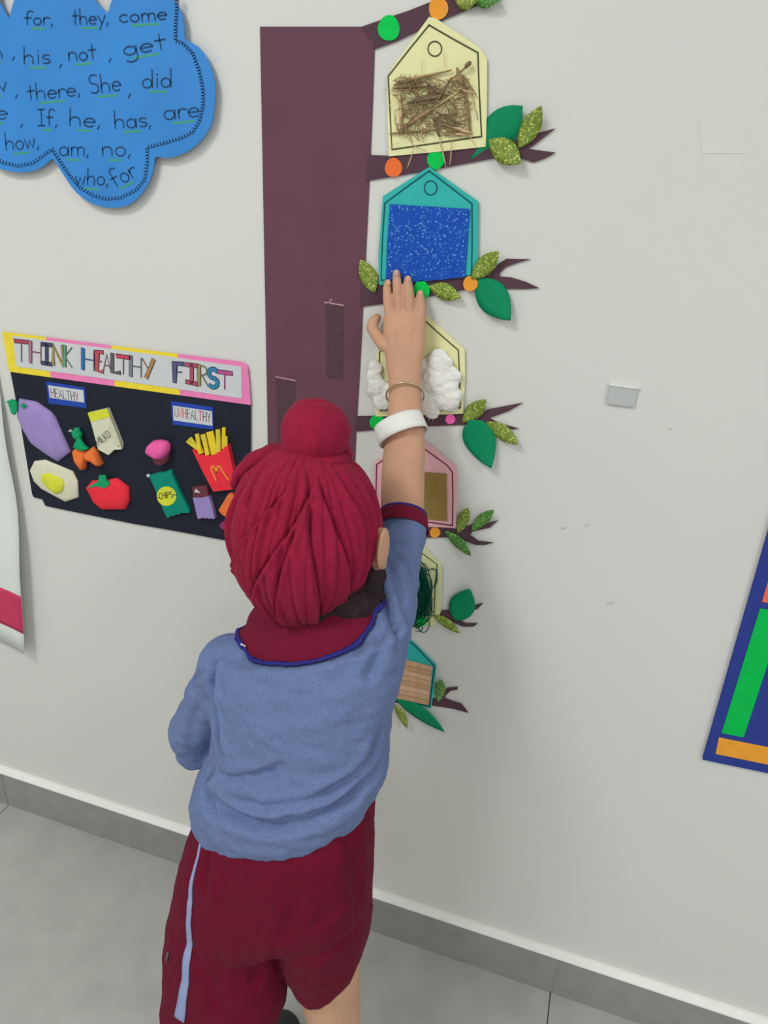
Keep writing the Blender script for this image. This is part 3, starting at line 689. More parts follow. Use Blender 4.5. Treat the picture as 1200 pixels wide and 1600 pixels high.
h5 = house('yarn_house_card', z((390, -60), (520, 70), (655, 205), (652, 400), (648, 570), (600, 678), (400, 672), (150, 650), (140, 400), (135, 190), (260, 50)), z((390, 10), (485, 97), (622, 200), (605, 380), (596, 600), (400, 590), (170, 570), (160, 200), (270, 100), (390, 10)), None, M_hg,
           M_mk, 'pale yellow house card wound with dark green yarn below the sleeve', wm=.0016)
M_yarn = mat('dark_green_yarn', C(6, 74, 58), .9, .2, 600, .4, 1200, .1)
def tube_add(vs, fs, pts, r, n=5):
    k0 = len(vs); k = len(pts)
    for i, p in enumerate(pts):
        t = (pts[min(k - 1, i + 1)] - pts[max(0, i - 1)]); t = t.normalized() if t.length > 1e-9 else Vector((1, 0, 0))
        a = t.cross(Vector((0, 1, 0))); a = a.normalized() if a.length > 1e-6 else Vector((1, 0, 0)); b_ = t.cross(a)
        for j in range(n):
            w = 2 * math.pi * j / n; vs.append(p + a * (r * math.cos(w)) + b_ * (r * math.sin(w)))
    for i in range(k - 1):
        for j in range(n): fs.append((k0 + i * n + j, k0 + i * n + (j + 1) % n, k0 + (i + 1) * n + (j + 1) % n, k0 + (i + 1) * n + j))
vs = []; fs = []
for i in range(80):
    cx, cy = random.gauss(440, 36), random.gauss(410, 55); rx, ry = random.uniform(40, 105), random.uniform(110, 190); rot = random.uniform(-.35, .35); d = random.uniform(.001, .011)
    pts = []
    for k in range(27):
        t = 2 * math.pi * k / 24 + i
        x, y = rx * math.cos(t) * (1 + .08 * math.sin(3 * t + i)), ry * math.sin(t) * (1 + .06 * math.cos(2 * t + i))
        xx, yy = cx + x * math.cos(rot) - y * math.sin(rot), cy + x * math.sin(rot) + y * math.cos(rot)
        xx = min(xx, 586 - .0009 * (yy - 380) ** 2 if yy < 480 else 586)
        p = P(*z((xx, yy))[0]); p.y = -(HY + .003 + d + .0015 * math.sin(5 * t)); pts.append(p)
    tube_add(vs, fs, pts, .0009)
o = mesh('yarn', vs, fs, M_yarn, h5, True); o['kind'] = 'stuff'
for st in (((480, 190), (540, 240), (590, 226), (622, 240), (622, 320), (612, 350), (585, 385)), ((450, 630), (500, 660), (512, 692), (490, 716), (450, 712)), ((560, 420), (590, 470), (560, 520), (590, 560), (555, 600))):
    stick('yarn_end', [P(*p) + Vector((0, -HY - .004, 0)) for p in z(*st)], .0009, M_yarn, h5)
h6 = house('wood_house_card', z((345, 740), (420, 790), (615, 985), (600, 1150), (572, 1322), (330, 1262), (120, 1215), (110, 1050), (105, 860), (220, 790)), z((350, 765), (435, 820), (600, 990), (580, 1150), (560, 1306), (320, 1245), (135, 1200), (125, 870), (350, 765)), None, M_ht,
           mat('dark_teal_marker2', C(14, 88, 90), .7), 'turquoise house card faced with pale wooden sticks, lowest on the tree', wm=.0026)
M_wd = [mat('pale_wood_%d' % i, C(*c), .7, .14, 90, .15, 400) for i, c in enumerate([(196, 158, 126), (186, 148, 116), (204, 168, 138)])]
tl_, tr_, br_, bl_ = z((170, 885), (587, 990), (556, 1290), (165, 1205))
for i in range(8):
    a0, a1 = i / 8 + .006, (i + 1) / 8 - .006
    card('wooden_stick', [lerp(tl_, bl_, a0), lerp(tr_, br_, a0), lerp(tr_, br_, a1), lerp(tl_, bl_, a1)], HY + .0022, .002 + .0006 * (i % 2), M_wd[i % 3], h6)

# ================================================================== the child
M_skin = mat('skin', C(194, 150, 124, .95), .6, .06, 25, .05, 500, .3, sss=.12)
M_turb = mat('maroon_muslin', C(138, 26, 56, 1.0), .9, .10, 140, .12, 900, .12, sheen=.04)
M_shirt = mat('heather_blue_jersey', C(100, 116, 158, .95), .95, .16, 520, .16, 900, .1, sheen=.05)
M_short = mat('maroon_knit', C(102, 18, 42, .9), .95, .14, 420, .16, 900, .1, sheen=.02)
M_collar = mat('maroon_rib', C(112, 24, 50, .9), .95, .12, 300, .2, 900, .1, sheen=.02)
M_navy = mat('navy_rib', C(48, 46, 120), .95, .1, 300, .2, 900, .1)
M_stripe = mat('light_blue_tape', C(136, 148, 188), .9, .06, 300)
M_hair = mat('dark_hair', C(46, 36, 38), .8, .3, 200, .4, 400, .2)
M_shoe = mat('black_shoe_leather', C(34, 38, 44), .45, .1, 60, .05, 200, .4)
M_sole = mat('dark_sole', C(58, 60, 62), .8)

def tube(pts, lat=Vector((1, 0, 0)), n=22):
    """closed limb through (centre, lateral radius, depth radius) stations -> verts, faces"""
    vs = []; fs = []; k = len(pts)
    for i, (c, ra, rb) in enumerate(pts):
        t = (pts[min(k - 1, i + 1)][0] - pts[max(0, i - 1)][0]).normalized()
        a = (lat - t * lat.dot(t)).normalized(); b = t.cross(a)
        for j in range(n):
            w = 2 * math.pi * j / n; vs.append(c + a * (ra * math.cos(w)) + b * (rb * math.sin(w)))
    for i in range(k - 1):
        for j in range(n): fs.append((i * n + j, i * n + (j + 1) % n, (i + 1) * n + (j + 1) % n, (i + 1) * n + j))
    for i, s in ((0, -1), (k - 1, 1)):
        c, ra, rb = pts[i]; t = (pts[1][0] - pts[0][0]).normalized() if i == 0 else (pts[-1][0] - pts[-2][0]).normalized()
        a = (lat - t * lat.dot(t)).normalized(); b = t.cross(a); prev = [i * n + j for j in range(n)]
        for kk, sc in ((.5, .82), (.85, .5)):
            cur = []
            for j in range(n):
                w = 2 * math.pi * j / n; vs.append(c + t * (s * kk * min(ra, rb) * .9) + a * (ra * sc * math.cos(w)) + b * (rb * sc * math.sin(w))); cur.append(len(vs) - 1)
            for j in range(n): fs.append((prev[j], prev[(j + 1) % n], cur[(j + 1) % n], cur[j]))
            prev = cur
        vs.append(c + t * (s * .95 * min(ra, rb))); q = len(vs) - 1
        for j in range(n): fs.append((prev[j], prev[(j + 1) % n], q))
    return vs, fs
def loft(rings, n=40, cap=True, power=2.0):
    """rings of (centre, side vector, depth vector)"""
    vs = []; fs = []; k = len(rings)
    for c, a, b in rings:
        for j in range(n):
            w = 2 * math.pi * j / n; cw, sw = math.cos(w), math.sin(w)
            e = 2.0 / power
            vs.append(c + a * (math.copysign(abs(cw) ** e, cw)) + b * (math.copysign(abs(sw) ** e, sw)))
    for i in range(k - 1):
        for j in range(n): fs.append((i * n + j, i * n + (j + 1) % n, (i + 1) * n + (j + 1) % n, (i + 1) * n + j))
    if cap: fs += [tuple(range(n)), tuple(range((k - 1) * n, k * n))]
    return vs, fs
def ball(c, rx, ry, rz, sub=3):
    bm = bmesh.new(); bmesh.ops.create_icosphere(bm, subdivisions=sub, radius=1)
    vs = [Vector((c.x + v.co.x * rx, c.y + v.co.y * ry, c.z + v.co.z * rz)) for v in bm.verts]; fs = [tuple(v.index for v in f.verts) for f in bm.faces]; bm.free()
    return vs, fs
def fuse(name, parts, voxel, smooth_n, m, smooth_f=.5):
    """join closed shapes into one continuous skin -> mesh data in world coordinates"""
    vs = []; fs = []
    for v, f in parts:
        k = len(vs); vs += [tuple(p) for p in v]; fs += [tuple(k + i for i in q) for q in f]
    me = bpy.data.meshes.new(name); me.from_pydata(vs, [], fs)
    bm = bmesh.new(); bm.from_mesh(me); bmesh.ops.recalc_face_normals(bm, faces=bm.faces); bm.to_mesh(me); bm.free()
    o = bpy.data.objects.new('fuse_tmp', me); COL.objects.link(o)
    r = o.modifiers.new('r', 'REMESH'); r.mode = 'VOXEL'; r.voxel_size = voxel; r.adaptivity = 0.0
    s = o.modifiers.new('s', 'SMOOTH'); s.iterations = smooth_n; s.factor = smooth_f
    dg = bpy.context.evaluated_depsgraph_get(); dg.update()
    out = bpy.data.meshes.new_from_object(o.evaluated_get(dg))
    bpy.data.objects.remove(o); bpy.data.meshes.remove(me)
    out.name = name; out.materials.clear(); out.materials.append(m)
    out.polygons.foreach_set('use_smooth', [True] * len(out.polygons))
    return out
def get_co(me):
    a = np.empty(len(me.vertices) * 3); me.vertices.foreach_get('co', a); return a.reshape(-1, 3)
def get_no(me):
    a = np.empty(len(me.vertices) * 3); me.vertex_normals.foreach_get('vector', a); return a.reshape(-1, 3)
def bvh_of(me):
    return BVHTree.FromPolygons([v.co for v in me.vertices], [tuple(p.vertices) for p in me.polygons])
def on_surface(me, pts, bvh=None):
    """drop measured points onto a surface, giving a real 3-D line on it"""
    bvh = bvh or bvh_of(me); out = []
    for px, py in pts:
        d = (ROT @ _ray(px, py)).normalized(); hit = bvh.ray_cast(CAM, d)[0]
        if hit is None:
            q = P(px, py, -.36); hit = bvh.find_nearest(q)[0]
        out.append(hit)
    return out
def densify(pts, step=.004):
    out = []
    # smooth the line first (Catmull-Rom), then sample
    n = len(pts)
    for i in range(n - 1):
        p0, p1, p2, p3 = pts[max(0, i - 1)], pts[i], pts[i + 1], pts[min(n - 1, i + 2)]
        k = max(2, int((p2 - p1).length / step))
        for j in range(k):
            t = j / k
            out.append(.5 * ((2 * p1) + (p2 - p0) * t + (2 * p0 - 5 * p1 + 4 * p2 - p3) * t * t + (3 * p1 - p0 - 3 * p2 + p3) * t ** 3))
    out.append(pts[-1]); return np.array([tuple(p) for p in out])
def fold(me, lines):
    """press folds into cloth: each line (measured points, width, depth); negative depth raises a ridge"""
    co = get_co(me); no = get_no(me); disp = np.zeros(len(co)); bvh = bvh_of(me)
    for pts, w, d in lines:
        L = densify(on_surface(me, pts, bvh), min(.004, w))
        lo, hi = L.min(0) - 3 * w, L.max(0) + 3 * w
        idx = np.where(((co > lo) & (co < hi)).all(1))[0]
        if not len(idx): continue
        dd = np.linalg.norm(co[idx][:, None, :] - L[None], axis=2); k = dd.argmin(1)
        t = k / (len(L) - 1); taper = np.clip(np.minimum(t, 1 - t) * 4 + .15, 0, 1)
        g = np.exp(-(dd.min(1) / w) ** 2)
        ridge = np.exp(-((dd.min(1) - 1.9 * w) / (w * 1.2)) ** 2) * .35
        disp[idx] += -d * (g - ridge) * taper
    co = co + no * disp[:, None]
    me.vertices.foreach_set('co', co.ravel()); me.update()
def wrinkle(me, amp, scale, stretch=(1, 1, 1), seed=0.0):
    co = get_co(me); no = get_no(me)
    d = np.array([noise.fractal(Vector((c[0] * scale * stretch[0] + seed, c[1] * scale * stretch[1], c[2] * scale * stretch[2])), .6, 2.0, 3) for c in co])
    co = co + no * (d * amp)[:, None]; me.vertices.foreach_set('co', co.ravel()); me.update()
def V(*a): return Vector(a)

# ---- skeleton stations (metres)
HC = P(478, 836, -.305)                       # middle of the head
def lm(px, py, y, hw, k=.9):                  # limb station from a measured half width in pixels
    c = P(px, py, y); r = (P(px + hw, py, y) - c).length
    return (c, r, r * k)
arm_r = [lm(565, 1020, -.322, 34, .9), lm(590, 985, -.308, 34, .95), lm(606, 930, -.270, 32, .95), lm(620, 870, -.222, 30.5), lm(628, 805, -.172, 32.5), lm(629, 770, -.150, 33), lm(630, 735, -.128, 32.5), lm(632, 700, -.107, 31.5), lm(633, 665, -.086, 28.5),
         lm(633, 635, -.069, 26), lm(633, 612, -.058, 25.2, .82), lm(632, 590, -.050, 25.5, .72), lm(631, 565, -.043, 28.5, .55), lm(632, 535, -.036, 32, .46), lm(632, 510, -.031, 33.5, .40), lm(632, 494, -.027, 33, .36)]
zh = zm(560, 400, 5.0)
def finger(pts, r0, ys):
    out = []
    for i, ((px, py), y) in enumerate(zip(zh(*pts), ys)):
        k = [1.0, 1.0, .93, .97, .88, .72][i]
        out.append((P(px, py, y), r0 * k, r0 * k * .9))
    return tube(out, n=14)
fingers = [finger(((270, 600), (248, 490), (233, 385), (229, 335), (226, 260), (229, 205)), .0074, (-.031, -.030, -.026, -.023, -.016, -.0125)),
           finger(((330, 600), (322, 490), (312, 350), (308, 300), (301, 200), (297, 130)), .0075, (-.031, -.031, -.027, -.024, -.016, -.0130)),
           finger(((395, 600), (408, 490), (399, 370), (396, 320), (390, 240), (386, 178)), .0078, (-.031, -.031, -.027, -.024, -.017, -.0130)),
           finger(((450, 610), (486, 510), (488, 430), (488, 390), (484, 335), (481, 290)), .0076, (-.031, -.030, -.026, -.023, -.017, -.0125)),
           finger(((270, 730), (190, 690), (135, 610), (105, 560), (120, 510), (146, 480)), .0094, (-.040, -.036, -.030, -.026, -.020, -.016))]
# ---- torso, neck, head, left arm, legs
def side(px, y, py, hw, dep, tilt=0.0):
    c = P(px, py, y); return (c, V(hw, 0, 0), V(0, dep, tilt))
hips = P(430, 1420, -.385)
def ring(l, r, y, dep, dz=0.0):
    a, b = P(l[0], l[1], y), P(r[0], r[1], y); return ((a + b) / 2, (b - a) / 2, V(0, dep, dz))
def core(l, r, y, dep, k=.84):
    c, a, b = ring(l, r, y, dep); return (c, a * k, b * k)
torso = loft([core((290, 1410), (565, 1385), -.392, .075, .70), core((290, 1370), (572, 1335), -.388, .09, .80), core((305, 1310), (570, 1280), -.382, .085, .78), core((318, 1230), (590, 1205), -.370, .078, .76), core((335, 1150), (610, 1120), -.36, .078), core((345, 1065), (615, 1035), -.342, .072, .78), core((360, 1025), (610, 995), -.332, .062, .74), core((430, 995), (550, 965), -.322, .05, .6)], n=32)
neck = tube([(V(-.315, -.322, .95), .040, .040), (V(-.312, -.312, 1.00), .038, .040), (HC + V(0, .005, -.05), .040, .044)], n=20)
skull = ball(HC + V(0, .005, .008), .068, .082, .086, 4)
jaw = ball(HC + V(0, .045, -.055), .052, .048, .045)
nose = tube([(HC + V(0, .094, .012), .006, .006), (HC + V(0, .104, -.008), .008, .008), (HC + V(0, .110, -.022), .011, .009)], n=12)
lips = ball(HC + V(0, .086, -.052), .020, .010, .009)
brow = ball(HC + V(0, .082, .022), .055, .014, .010)
EAR = P(592, 858, -.292)
def ear(c, s):
    return [ball(c, .010, .017, .029), ball(c + V(.006 * s, -.004, .004), .006, .019, .027), ball(c + V(.002 * s, .006, -.022), .007, .008, .010)]
EARL = V(2 * HC.x - EAR.x + .018, EAR.y + .02, EAR.z - .01)
SHL = P(356, 1030, -.335); ELL = P(313, 1148, -.320)
arm_l = tube([(SHL + V(.05, .01, -.02), .032, .032), (SHL + V(.01, 0, -.015), .032, .032), ((SHL + ELL) / 2, .032, .032), (ELL, .029, .029), (ELL + V(.015, .05, .012), .028, .028), (ELL + V(.05, .12, .035), .023, .023), (ELL + V(.07, .15, .045), .021, .018), (ELL + V(.085, .18, .05), .026, .014), (ELL + V(.09, .20, .055), .022, .012)], n=20)
HL = ELL + V(.09, .20, .055)
fl = [tube([(HL + V(-.018 + .012 * i, -.01, 0), .006, .006), (HL + V(-.018 + .012 * i, .018, .004), .006, .006), (HL + V(-.016 + .012 * i, .036 + .004 * (i in (1, 2)), -.004), .005, .005)], n=10) for i in range(4)]
fl.append(tube([(HL + V(.018, -.02, 0), .007, .007), (HL + V(.030, -.004, .006), .0065, .0065), (HL + V(.034, .012, .006), .0055, .0055)], n=10))
TOE_L = G(464, 1578, .035)
KNL = P(352, 1585, -.445); KNL.z -= .03; ANL = V(TOE_L.x - .055, TOE_L.y - .145, .075)
KNR = P(521, 1600, -.40); KNR = V(KNR.x, -.40, .31); ANR = V(KNR.x - .005, -.415, .075)
hipL, hipR = P(358, 1450, -.41), P(508, 1435, -.395)
leg_l = tube([(hipL, .056, .060), ((hipL + KNL) / 2, .050, .054), (KNL + V(0, 0, .03), .043, .045), (KNL + V(0, 0, -.02), .040, .042), ((KNL + ANL) / 2 + V(0, -.008, .02), .038, .042), (ANL + V(0, 0, .02), .027, .029), (ANL + V(0, .0, -.03), .027, .033)], n=24)
leg_r = tube([(hipR, .050, .058), ((hipR + KNR) / 2, .044, .048), (KNR + V(0, 0, .05), .041, .043), (KNR + V(0, 0, -.02), .039, .041), ((KNR + ANR) / 2 + V(0, -.008, .02), .038, .042), (ANR + V(0, 0, .02), .027, .029), (ANR + V(0, 0, -.03), .027, .033)], n=24)
def foot(an, d):
    return tube([(an + V(0, -.015, -.035), .024, .022), (an + d * .04 + V(0, 0, -.045), .027, .02), (an + d * .10 + V(0, 0, -.053), .029, .014), (an + d * .135 + V(0, 0, -.056), .024, .010)], lat=V(d.y, -d.x, 0), n=18)
DL = V(TOE_L.x - ANL.x, TOE_L.y - ANL.y, 0).normalized(); DR = V(.08, 1, 0).normalized()
parts = [tube(arm_r), torso, neck, skull, jaw, nose, lips, brow, arm_l, leg_l, leg_r, foot(ANL, DL), foot(ANR, DR)] + fingers + fl + ear(EAR, 1) + ear(EARL, -1)
body_me = fuse('person', parts, .0016, 4, M_skin)
fold(body_me, [(zh((212, 340), (230, 336), (248, 340)), .0016, .0007), (zh((290, 310), (308, 306), (328, 310)), .0016, .0008), (zh((378, 326), (396, 322), (416, 326)), .0016, .0008), (zh((470, 400), (488, 396), (506, 400)), .0016, .0007),
               (zh((212, 352), (230, 349), (248, 352)), .0013, .0005), (zh((290, 324), (308, 320), (328, 324)), .0013, .0006), (zh((378, 340), (396, 336), (416, 340)), .0013, .0006),
               (zh((285, 560), (280, 620), (290, 690)), .0040, .0010), (zh((365, 560), (362, 630), (360, 700)), .0040, .0011), (zh((440, 570), (430, 640), (415, 700)), .0040, .0010), (zh((250, 960), (345, 972), (470, 955)), .0020, .0006)])
person = link('person', body_me, None, origin=(-.36, -.40, 0))
props(person, 'child in maroon turban, blue shirt and maroon shorts reaching up to the wall', 'person')
for s in (-1, 1):
    v, f = ball(HC + V(.030 * s, .083, .004), .013, .010, .010); e = mesh('eye', v, f, mat('eye_white', (.8, .8, .78, 1), .3), person, True)
    v, f = ball(HC + V(.030 * s, .0905, .004), .006, .004, .006, 2); mesh('iris', v, f, M_hair, e, True)

# ---- nails on the raised hand
M_nail = mat('finger_nail', C(205, 160, 142), .4)
for (px, py), y in zip(zh((232, 205), (297, 128), (389, 176), (484, 288)), (-.019, -.0195, -.0195, -.0185)):
    c = P(px, py + 1, y); v, f = ball(c, .0036, .0012, .0048, 2); mesh('nail', v, f, M_nail, person, True)

# ---- turban: muslin wound in pleats from the bun to the nape
def turban():
    NT, NP = 460, 230
    th = np.linspace(-math.pi, math.pi, NT, endpoint=False)[None, :]      # 0 looks away from the wall, + is to the right
    ph = np.linspace(.02, math.radians(158), NP)[:, None]
    rx, ry, rz = .0925, .104, .112
    s, c = np.sin(ph), np.cos(ph)
    rnd = np.random.RandomState(4)
    disp = np.zeros((NP, NT))
    deg = np.radians
    # (azimuth at the middle, drift per radian of polar angle, depth, width, side)
    lines = []
    a = -178
    while a < 180:
        drift = -.16 * math.sin(deg(a) * .5) if abs(a) < 100 else 0
        lines.append((deg(a), drift + rnd.uniform(-.07, .07), rnd.uniform(.0016, .0034), rnd.uniform(.007, .013), 1 if (a > 10) == (rnd.rand() < .85) else -1, deg(rnd.uniform(0, 40)), deg(rnd.uniform(125, 158))))
        a += rnd.uniform(6, 12)
    lines += [(deg(-38), -.90, .0085, .026, -1, deg(32), deg(118)), (deg(-2), -.62, .0058, .018, -1, deg(26), deg(120)), (deg(12), -.30, .0050, .013, -1, deg(34), deg(150)), (deg(-58), .12, .0062, .014, 1, deg(34), deg(118)),
              (deg(-24), .55, .0045, .012, 1, deg(20), deg(75)), (deg(34), .10, .0062, .016, 1, deg(18), deg(150)), (deg(56), .20, .0060, .016, 1, deg(24), deg(145)), (deg(76), .12, .0060, .016, 1, deg(30), deg(140)), (deg(-80), -.1, .006, .016, -1, deg(30), deg(140))]
    for az, dr, dp, w, sd, p0, p1 in lines:
        ctr = az + dr * (ph - 1.45) + .05 * np.sin(2.5 * ph + az * 3)
        d = (th - ctr + math.pi) % (2 * math.pi) - math.pi
        dist = d * np.maximum(s, .12) * .108 * sd
        soft = np.where(dist >= 0, np.exp(-dist / (w * 1.5)), np.exp(-(dist / .0030) ** 2))       # one layer lying under the next
        cut = np.exp(-(dist / .0017) ** 2)                                                        # the thin dark seam between them
        roll = np.exp(-((dist + .0060) / .0045) ** 2)                                             # rounded edge of the upper layer
        win = np.clip((ph - p0) / .30, 0, 1) * np.clip((p1 - ph) / .35, 0, 1)
        disp += 1.25 * dp * (-.55 * soft - .55 * cut + .30 * roll) * win * np.clip(s * 1.3, 0, 1) * np.clip((2.72 - ph) / .5, 0, 1)
    n3 = np.array([[noise.fractal(Vector((math.sin(t) * 3, math.cos(t) * 3, p * 1.6)), .7, 2.0, 3) for t in th[0]] for p in ph[:, 0]])
    disp += n3 * .0020
    low = np.clip((ph - 1.5) / 1.2, 0, 1)
    k = 1 - .16 * low ** 1.6
    up = np.clip((1.0 - ph) / 1.0, 0, 1)
    X = np.sin(th) * s * (rx * k * (1 + .03 * up) + disp); Y = -np.cos(th) * s * (ry * k + disp); Z = c * (rz + disp * 1.0) + 0 * th
    # crown leans back a little, nape hangs lower at the back
    Y = Y - .010 * np.clip(-c, 0, 1) * 0; Z = Z - .012 * np.clip(-Y / ry, 0, 1) * np.clip(-c + .2, 0, 1)
    vs = np.stack([X + HC.x, Y + HC.y, Z + HC.z], 2).reshape(-1, 3)
    fs = [(i * NT + j, i * NT + (j + 1) % NT, (i + 1) * NT + (j + 1) % NT, (i + 1) * NT + j) for i in range(NP - 1) for j in range(NT)]
    fs += [tuple(range(NT))]
    return vs, fs
v, f = turban()
tur = mesh('turban', v, f, M_turb, person, True)
BC = P(492, 678, -.285)
def bun():
    NT, NP = 160, 90; vs = []; fs = []
    for i in range(NP):
        p = math.pi * (.004 + .992 * i / (NP - 1))
        for j in range(NT):
            t = 2 * math.pi * j / NT
            r = 1 + .06 * noise.noise(V(math.sin(t) * 1.3, math.cos(t) * 1.3, p * 1.2 + 3)) + .025 * noise.noise(V(math.sin(t) * 5, math.cos(t) * 5, p * .9 + 5))
            r -= .035 * max(0, math.cos(9 * t + 2 * p)) ** 6 * max(0, (p - 1.3))
            q = math.sin(p) ** .80 * (1 + .05 * math.cos(p - 2.0))
            vs.append((BC.x + .0385 * q * r * math.sin(t), BC.y - .0385 * q * r * math.cos(t), BC.z + .040 * math.cos(p) * r))
    for i in range(NP - 1):
        for j in range(NT): fs.append((i * NT + j, i * NT + (j + 1) % NT, (i + 1) * NT + (j + 1) % NT, (i + 1) * NT + j))
    fs += [tuple(range(NT)), tuple(range((NP - 1) * NT, NP * NT))]
    return vs, fs
v, f = bun(); bn = mesh('top_knot', v, f, M_turb, person, True)
# twisted cloth band gathered round the foot of the knot
pts = []
for i in range(49):
    t = 2 * math.pi * i / 48
    pts.append(BC + V(.037 * math.sin(t), -.037 * math.cos(t), -.026 + .004 * math.sin(t) + .002 * math.sin(3 * t)))
vs = []; fs = []; tube_add(vs, fs, pts, .0075, 10); mesh('knot_band', vs, fs, M_turb, bn, True)
# end of the cloth tucked up at the left of the crown
ce = fuse('cloth_end', [tube([(P(452, 702, -.262), .006, .016), (P(428, 707, -.262), .011, .022), (P(404, 719, -.266), .013, .024), (P(384, 737, -.270), .012, .024), (P(374, 757, -.275), .008, .020)], n=20)], .0022, 3, M_turb)
wrinkle(ce, .0016, 50, (1, 1, 1), 3.0)
link('cloth_end', ce, tur)

# ---- hair at the nape and beside the ear
hv = fuse('hair', [ball(P(500, 950, -.320), .056, .046, .030), ball(P(552, 934, -.312), .040, .042, .026), ball(P(585, 905, -.292), .014, .022, .022), ball(P(450, 955, -.312), .028, .028, .020)], .003, 4, M_hair)
wrinkle(hv, .0016, 160, (1, 1, .3))
hair = link('hair', hv, person)
vs = []; fs = []
rr = random.Random(5)
for i in range(170):
    px = rr.uniform(420, 600); py = 978 - (px - 420) * .26 + rr.gauss(0, 12)
    a = P(px, py - 10, -.345 + abs(px - 510) * .0003); b = a + V(rr.gauss(0, .008), rr.gauss(-.004, .004), -rr.uniform(.008, .022))
    tube_add(vs, fs, [a, (a + b) / 2 + V(rr.gauss(0, .003), -.003, 0), b], .00035, 3)
props(mesh('hair_strand', vs, fs, M_hair, hair), kind='stuff')

# ---- shirt
tors = loft([ring((432, 985), (570, 955), -.318, .048, .01), ring((385, 990), (612, 962), -.325, .062, .012), ring((350, 1006), (632, 980), -.335, .073), ring((342, 1050), (634, 1025), -.345, .081), ring((344, 1110), (622, 1082), -.353, .085), ring((340, 1155), (610, 1135), -.358, .088),
              ring((322, 1190), (606, 1170), -.362, .094), ring((315, 1216), (604, 1208), -.365, .102), ring((316, 1238), (596, 1234), -.367, .104), ring((322, 1254), (582, 1250), -.368, .100)], 48, power=2.2)
slv_r = tube([lm(545, 1040, -.34, 70, .8), lm(578, 1000, -.318, 62, .85), lm(600, 945, -.280, 50, .95), lm(616, 890, -.238, 40), lm(624, 850, -.208, 36.5), lm(628, 822, -.186, 35)], n=28)
slv_l = tube([(SHL + V(.05, -.005, .0), .055, .055), (SHL + V(.008, -.004, -.008), .046, .050), ((SHL + ELL) / 2 + V(.006, -.004, .01), .038, .046), (ELL + V(.004, -.004, .022), .041, .050), (ELL + V(.006, -.002, -.004), .040, .048), (ELL + V(.014, .016, -.016), .034, .040)], n=28)
shirt_me = fuse('shirt', [tors, slv_r, slv_l], .0034, 8, M_shirt, .6)
fold(shirt_me, [
    ([(318, 1225), (345, 1265), (400, 1288), (460, 1284), (520, 1262), (575, 1215), (600, 1175)], .0075, .014),
    ([(340, 1212), (390, 1216), (425, 1207), (448, 1192)], .006, .007),
    ([(352, 1248), (420, 1262), (490, 1250), (550, 1210)], .006, .006),
    ([(420, 1300), (490, 1292), (550, 1262)], .006, .003),
    ([(598, 1130), (575, 1185), (535, 1228), (480, 1248)], .006, .008),
    ([(588, 915), (604, 950), (618, 985), (622, 1010)], .006, .012),
    ([(596, 985), (590, 1030), (570, 1070)], .007, .008),
    ([(560, 1045), (600, 1060), (630, 1040)], .008, .003),
    ([(570, 1000), (545, 1050), (500, 1075)], .010, .003),
    ([(604, 862), (625, 872), (642, 892), (648, 915)], .0035, .006),
    ([(602, 880), (618, 905), (632, 940)], .005, .006),
    ([(604, 845), (628, 848), (648, 868)], .003, .003),
    ([(340, 1025), (334, 1075), (340, 1130), (348, 1190)], .005, .012),
    ([(322, 1050), (300, 1062), (284, 1080)], .005, .005),
    ([(318, 1090), (300, 1130), (298, 1170)], .008, .004),
    ([(335, 1200), (322, 1230), (330, 1265), (345, 1285)], .005, .010),
    ([(318, 1205), (312, 1240), (318, 1270)], .005, .004),
    ([(400, 1080), (470, 1105), (540, 1095)], .020, .003),
    ([(430, 1170), (500, 1165), (570, 1130)], .014, .003)])
wrinkle(shirt_me, .0040, 14, (1, 1, 1.6), 3.1)
wrinkle(shirt_me, .0008, 60, (1, 1, 1.3), 9.1)
shirt = link('shirt', shirt_me, person)

# cuff of the raised sleeve: maroon rib with a navy edge
def ribbon_loop(name, c, a, b, ax0, ax1, s0, s1, t, m, par, n=64, rows=5):
    """cloth band: closed loop between two ellipses along an axis"""
    g = []
    for i in range(n):
        w = 2 * math.pi * i / n; row = []
        for j in range(rows):
            k = j / (rows - 1); sc = s0 + (s1 - s0) * k
            row.append(c + (ax0.lerp(ax1, k)) + a * (sc * math.cos(w)) + b * (sc * math.sin(w)))
        g.append(row)
    return sheet(name, g, t, m, par, closed_u=True)
cA, cB = P(624, 852, -.208), P(630, 806, -.172)
axis = (cB - cA).normalized(); lat = V(1, 0, .0); lat = (lat - axis * lat.dot(axis)).normalized(); dpt = axis.cross(lat)
rC = (P(662, 850, -.208) - P(624, 850, -.208)).length
ribbon_loop('cuff', cB, lat * rC, dpt * rC * .98, axis * -.022, axis * -.001, 1.11, .99, .002, M_collar, shirt)
ribbon_loop('cuff_edge', cB, lat * rC, dpt * rC * .95, axis * -.003, axis * .003, .985, .97, .0022, M_navy, shirt)
# collar lying open round the neck
L_, R_, B_ = P(368, 990, -.345), P(588, 936, -.30), P(490, 1022, -.398)
cc = (L_ + R_) / 2; ca = (R_ - L_) / 2; cb = B_ - cc
bv = BVHTree.FromPolygons([v.co for v in shirt_me.vertices], [tuple(p.vertices) for p in shirt_me.polygons])
off = WLOC[shirt.name]
def collar_grid(k0, k1, lift, rows=9, n=96):
    g = []
    for i in range(n):
        w = 2 * math.pi * i / n; row = []
        for j in range(rows):
            k = k0 + (k1 - k0) * j / (rows - 1)
            base = cc + ca * (k * math.cos(w)) + cb * (k * math.sin(w)) + V(.004, .016, .030) * ((1 - k) * 1.9)
            hit, nn, _, dist = bv.find_nearest(base - off)
            if hit is not None:
                hw = hit + off; sd = (base - hw).dot(nn)
                if sd < lift: base = base + nn * (lift - sd)
                elif k > .9: base = hw + nn * lift
            row.append(base)
        g.append(row)
    return g
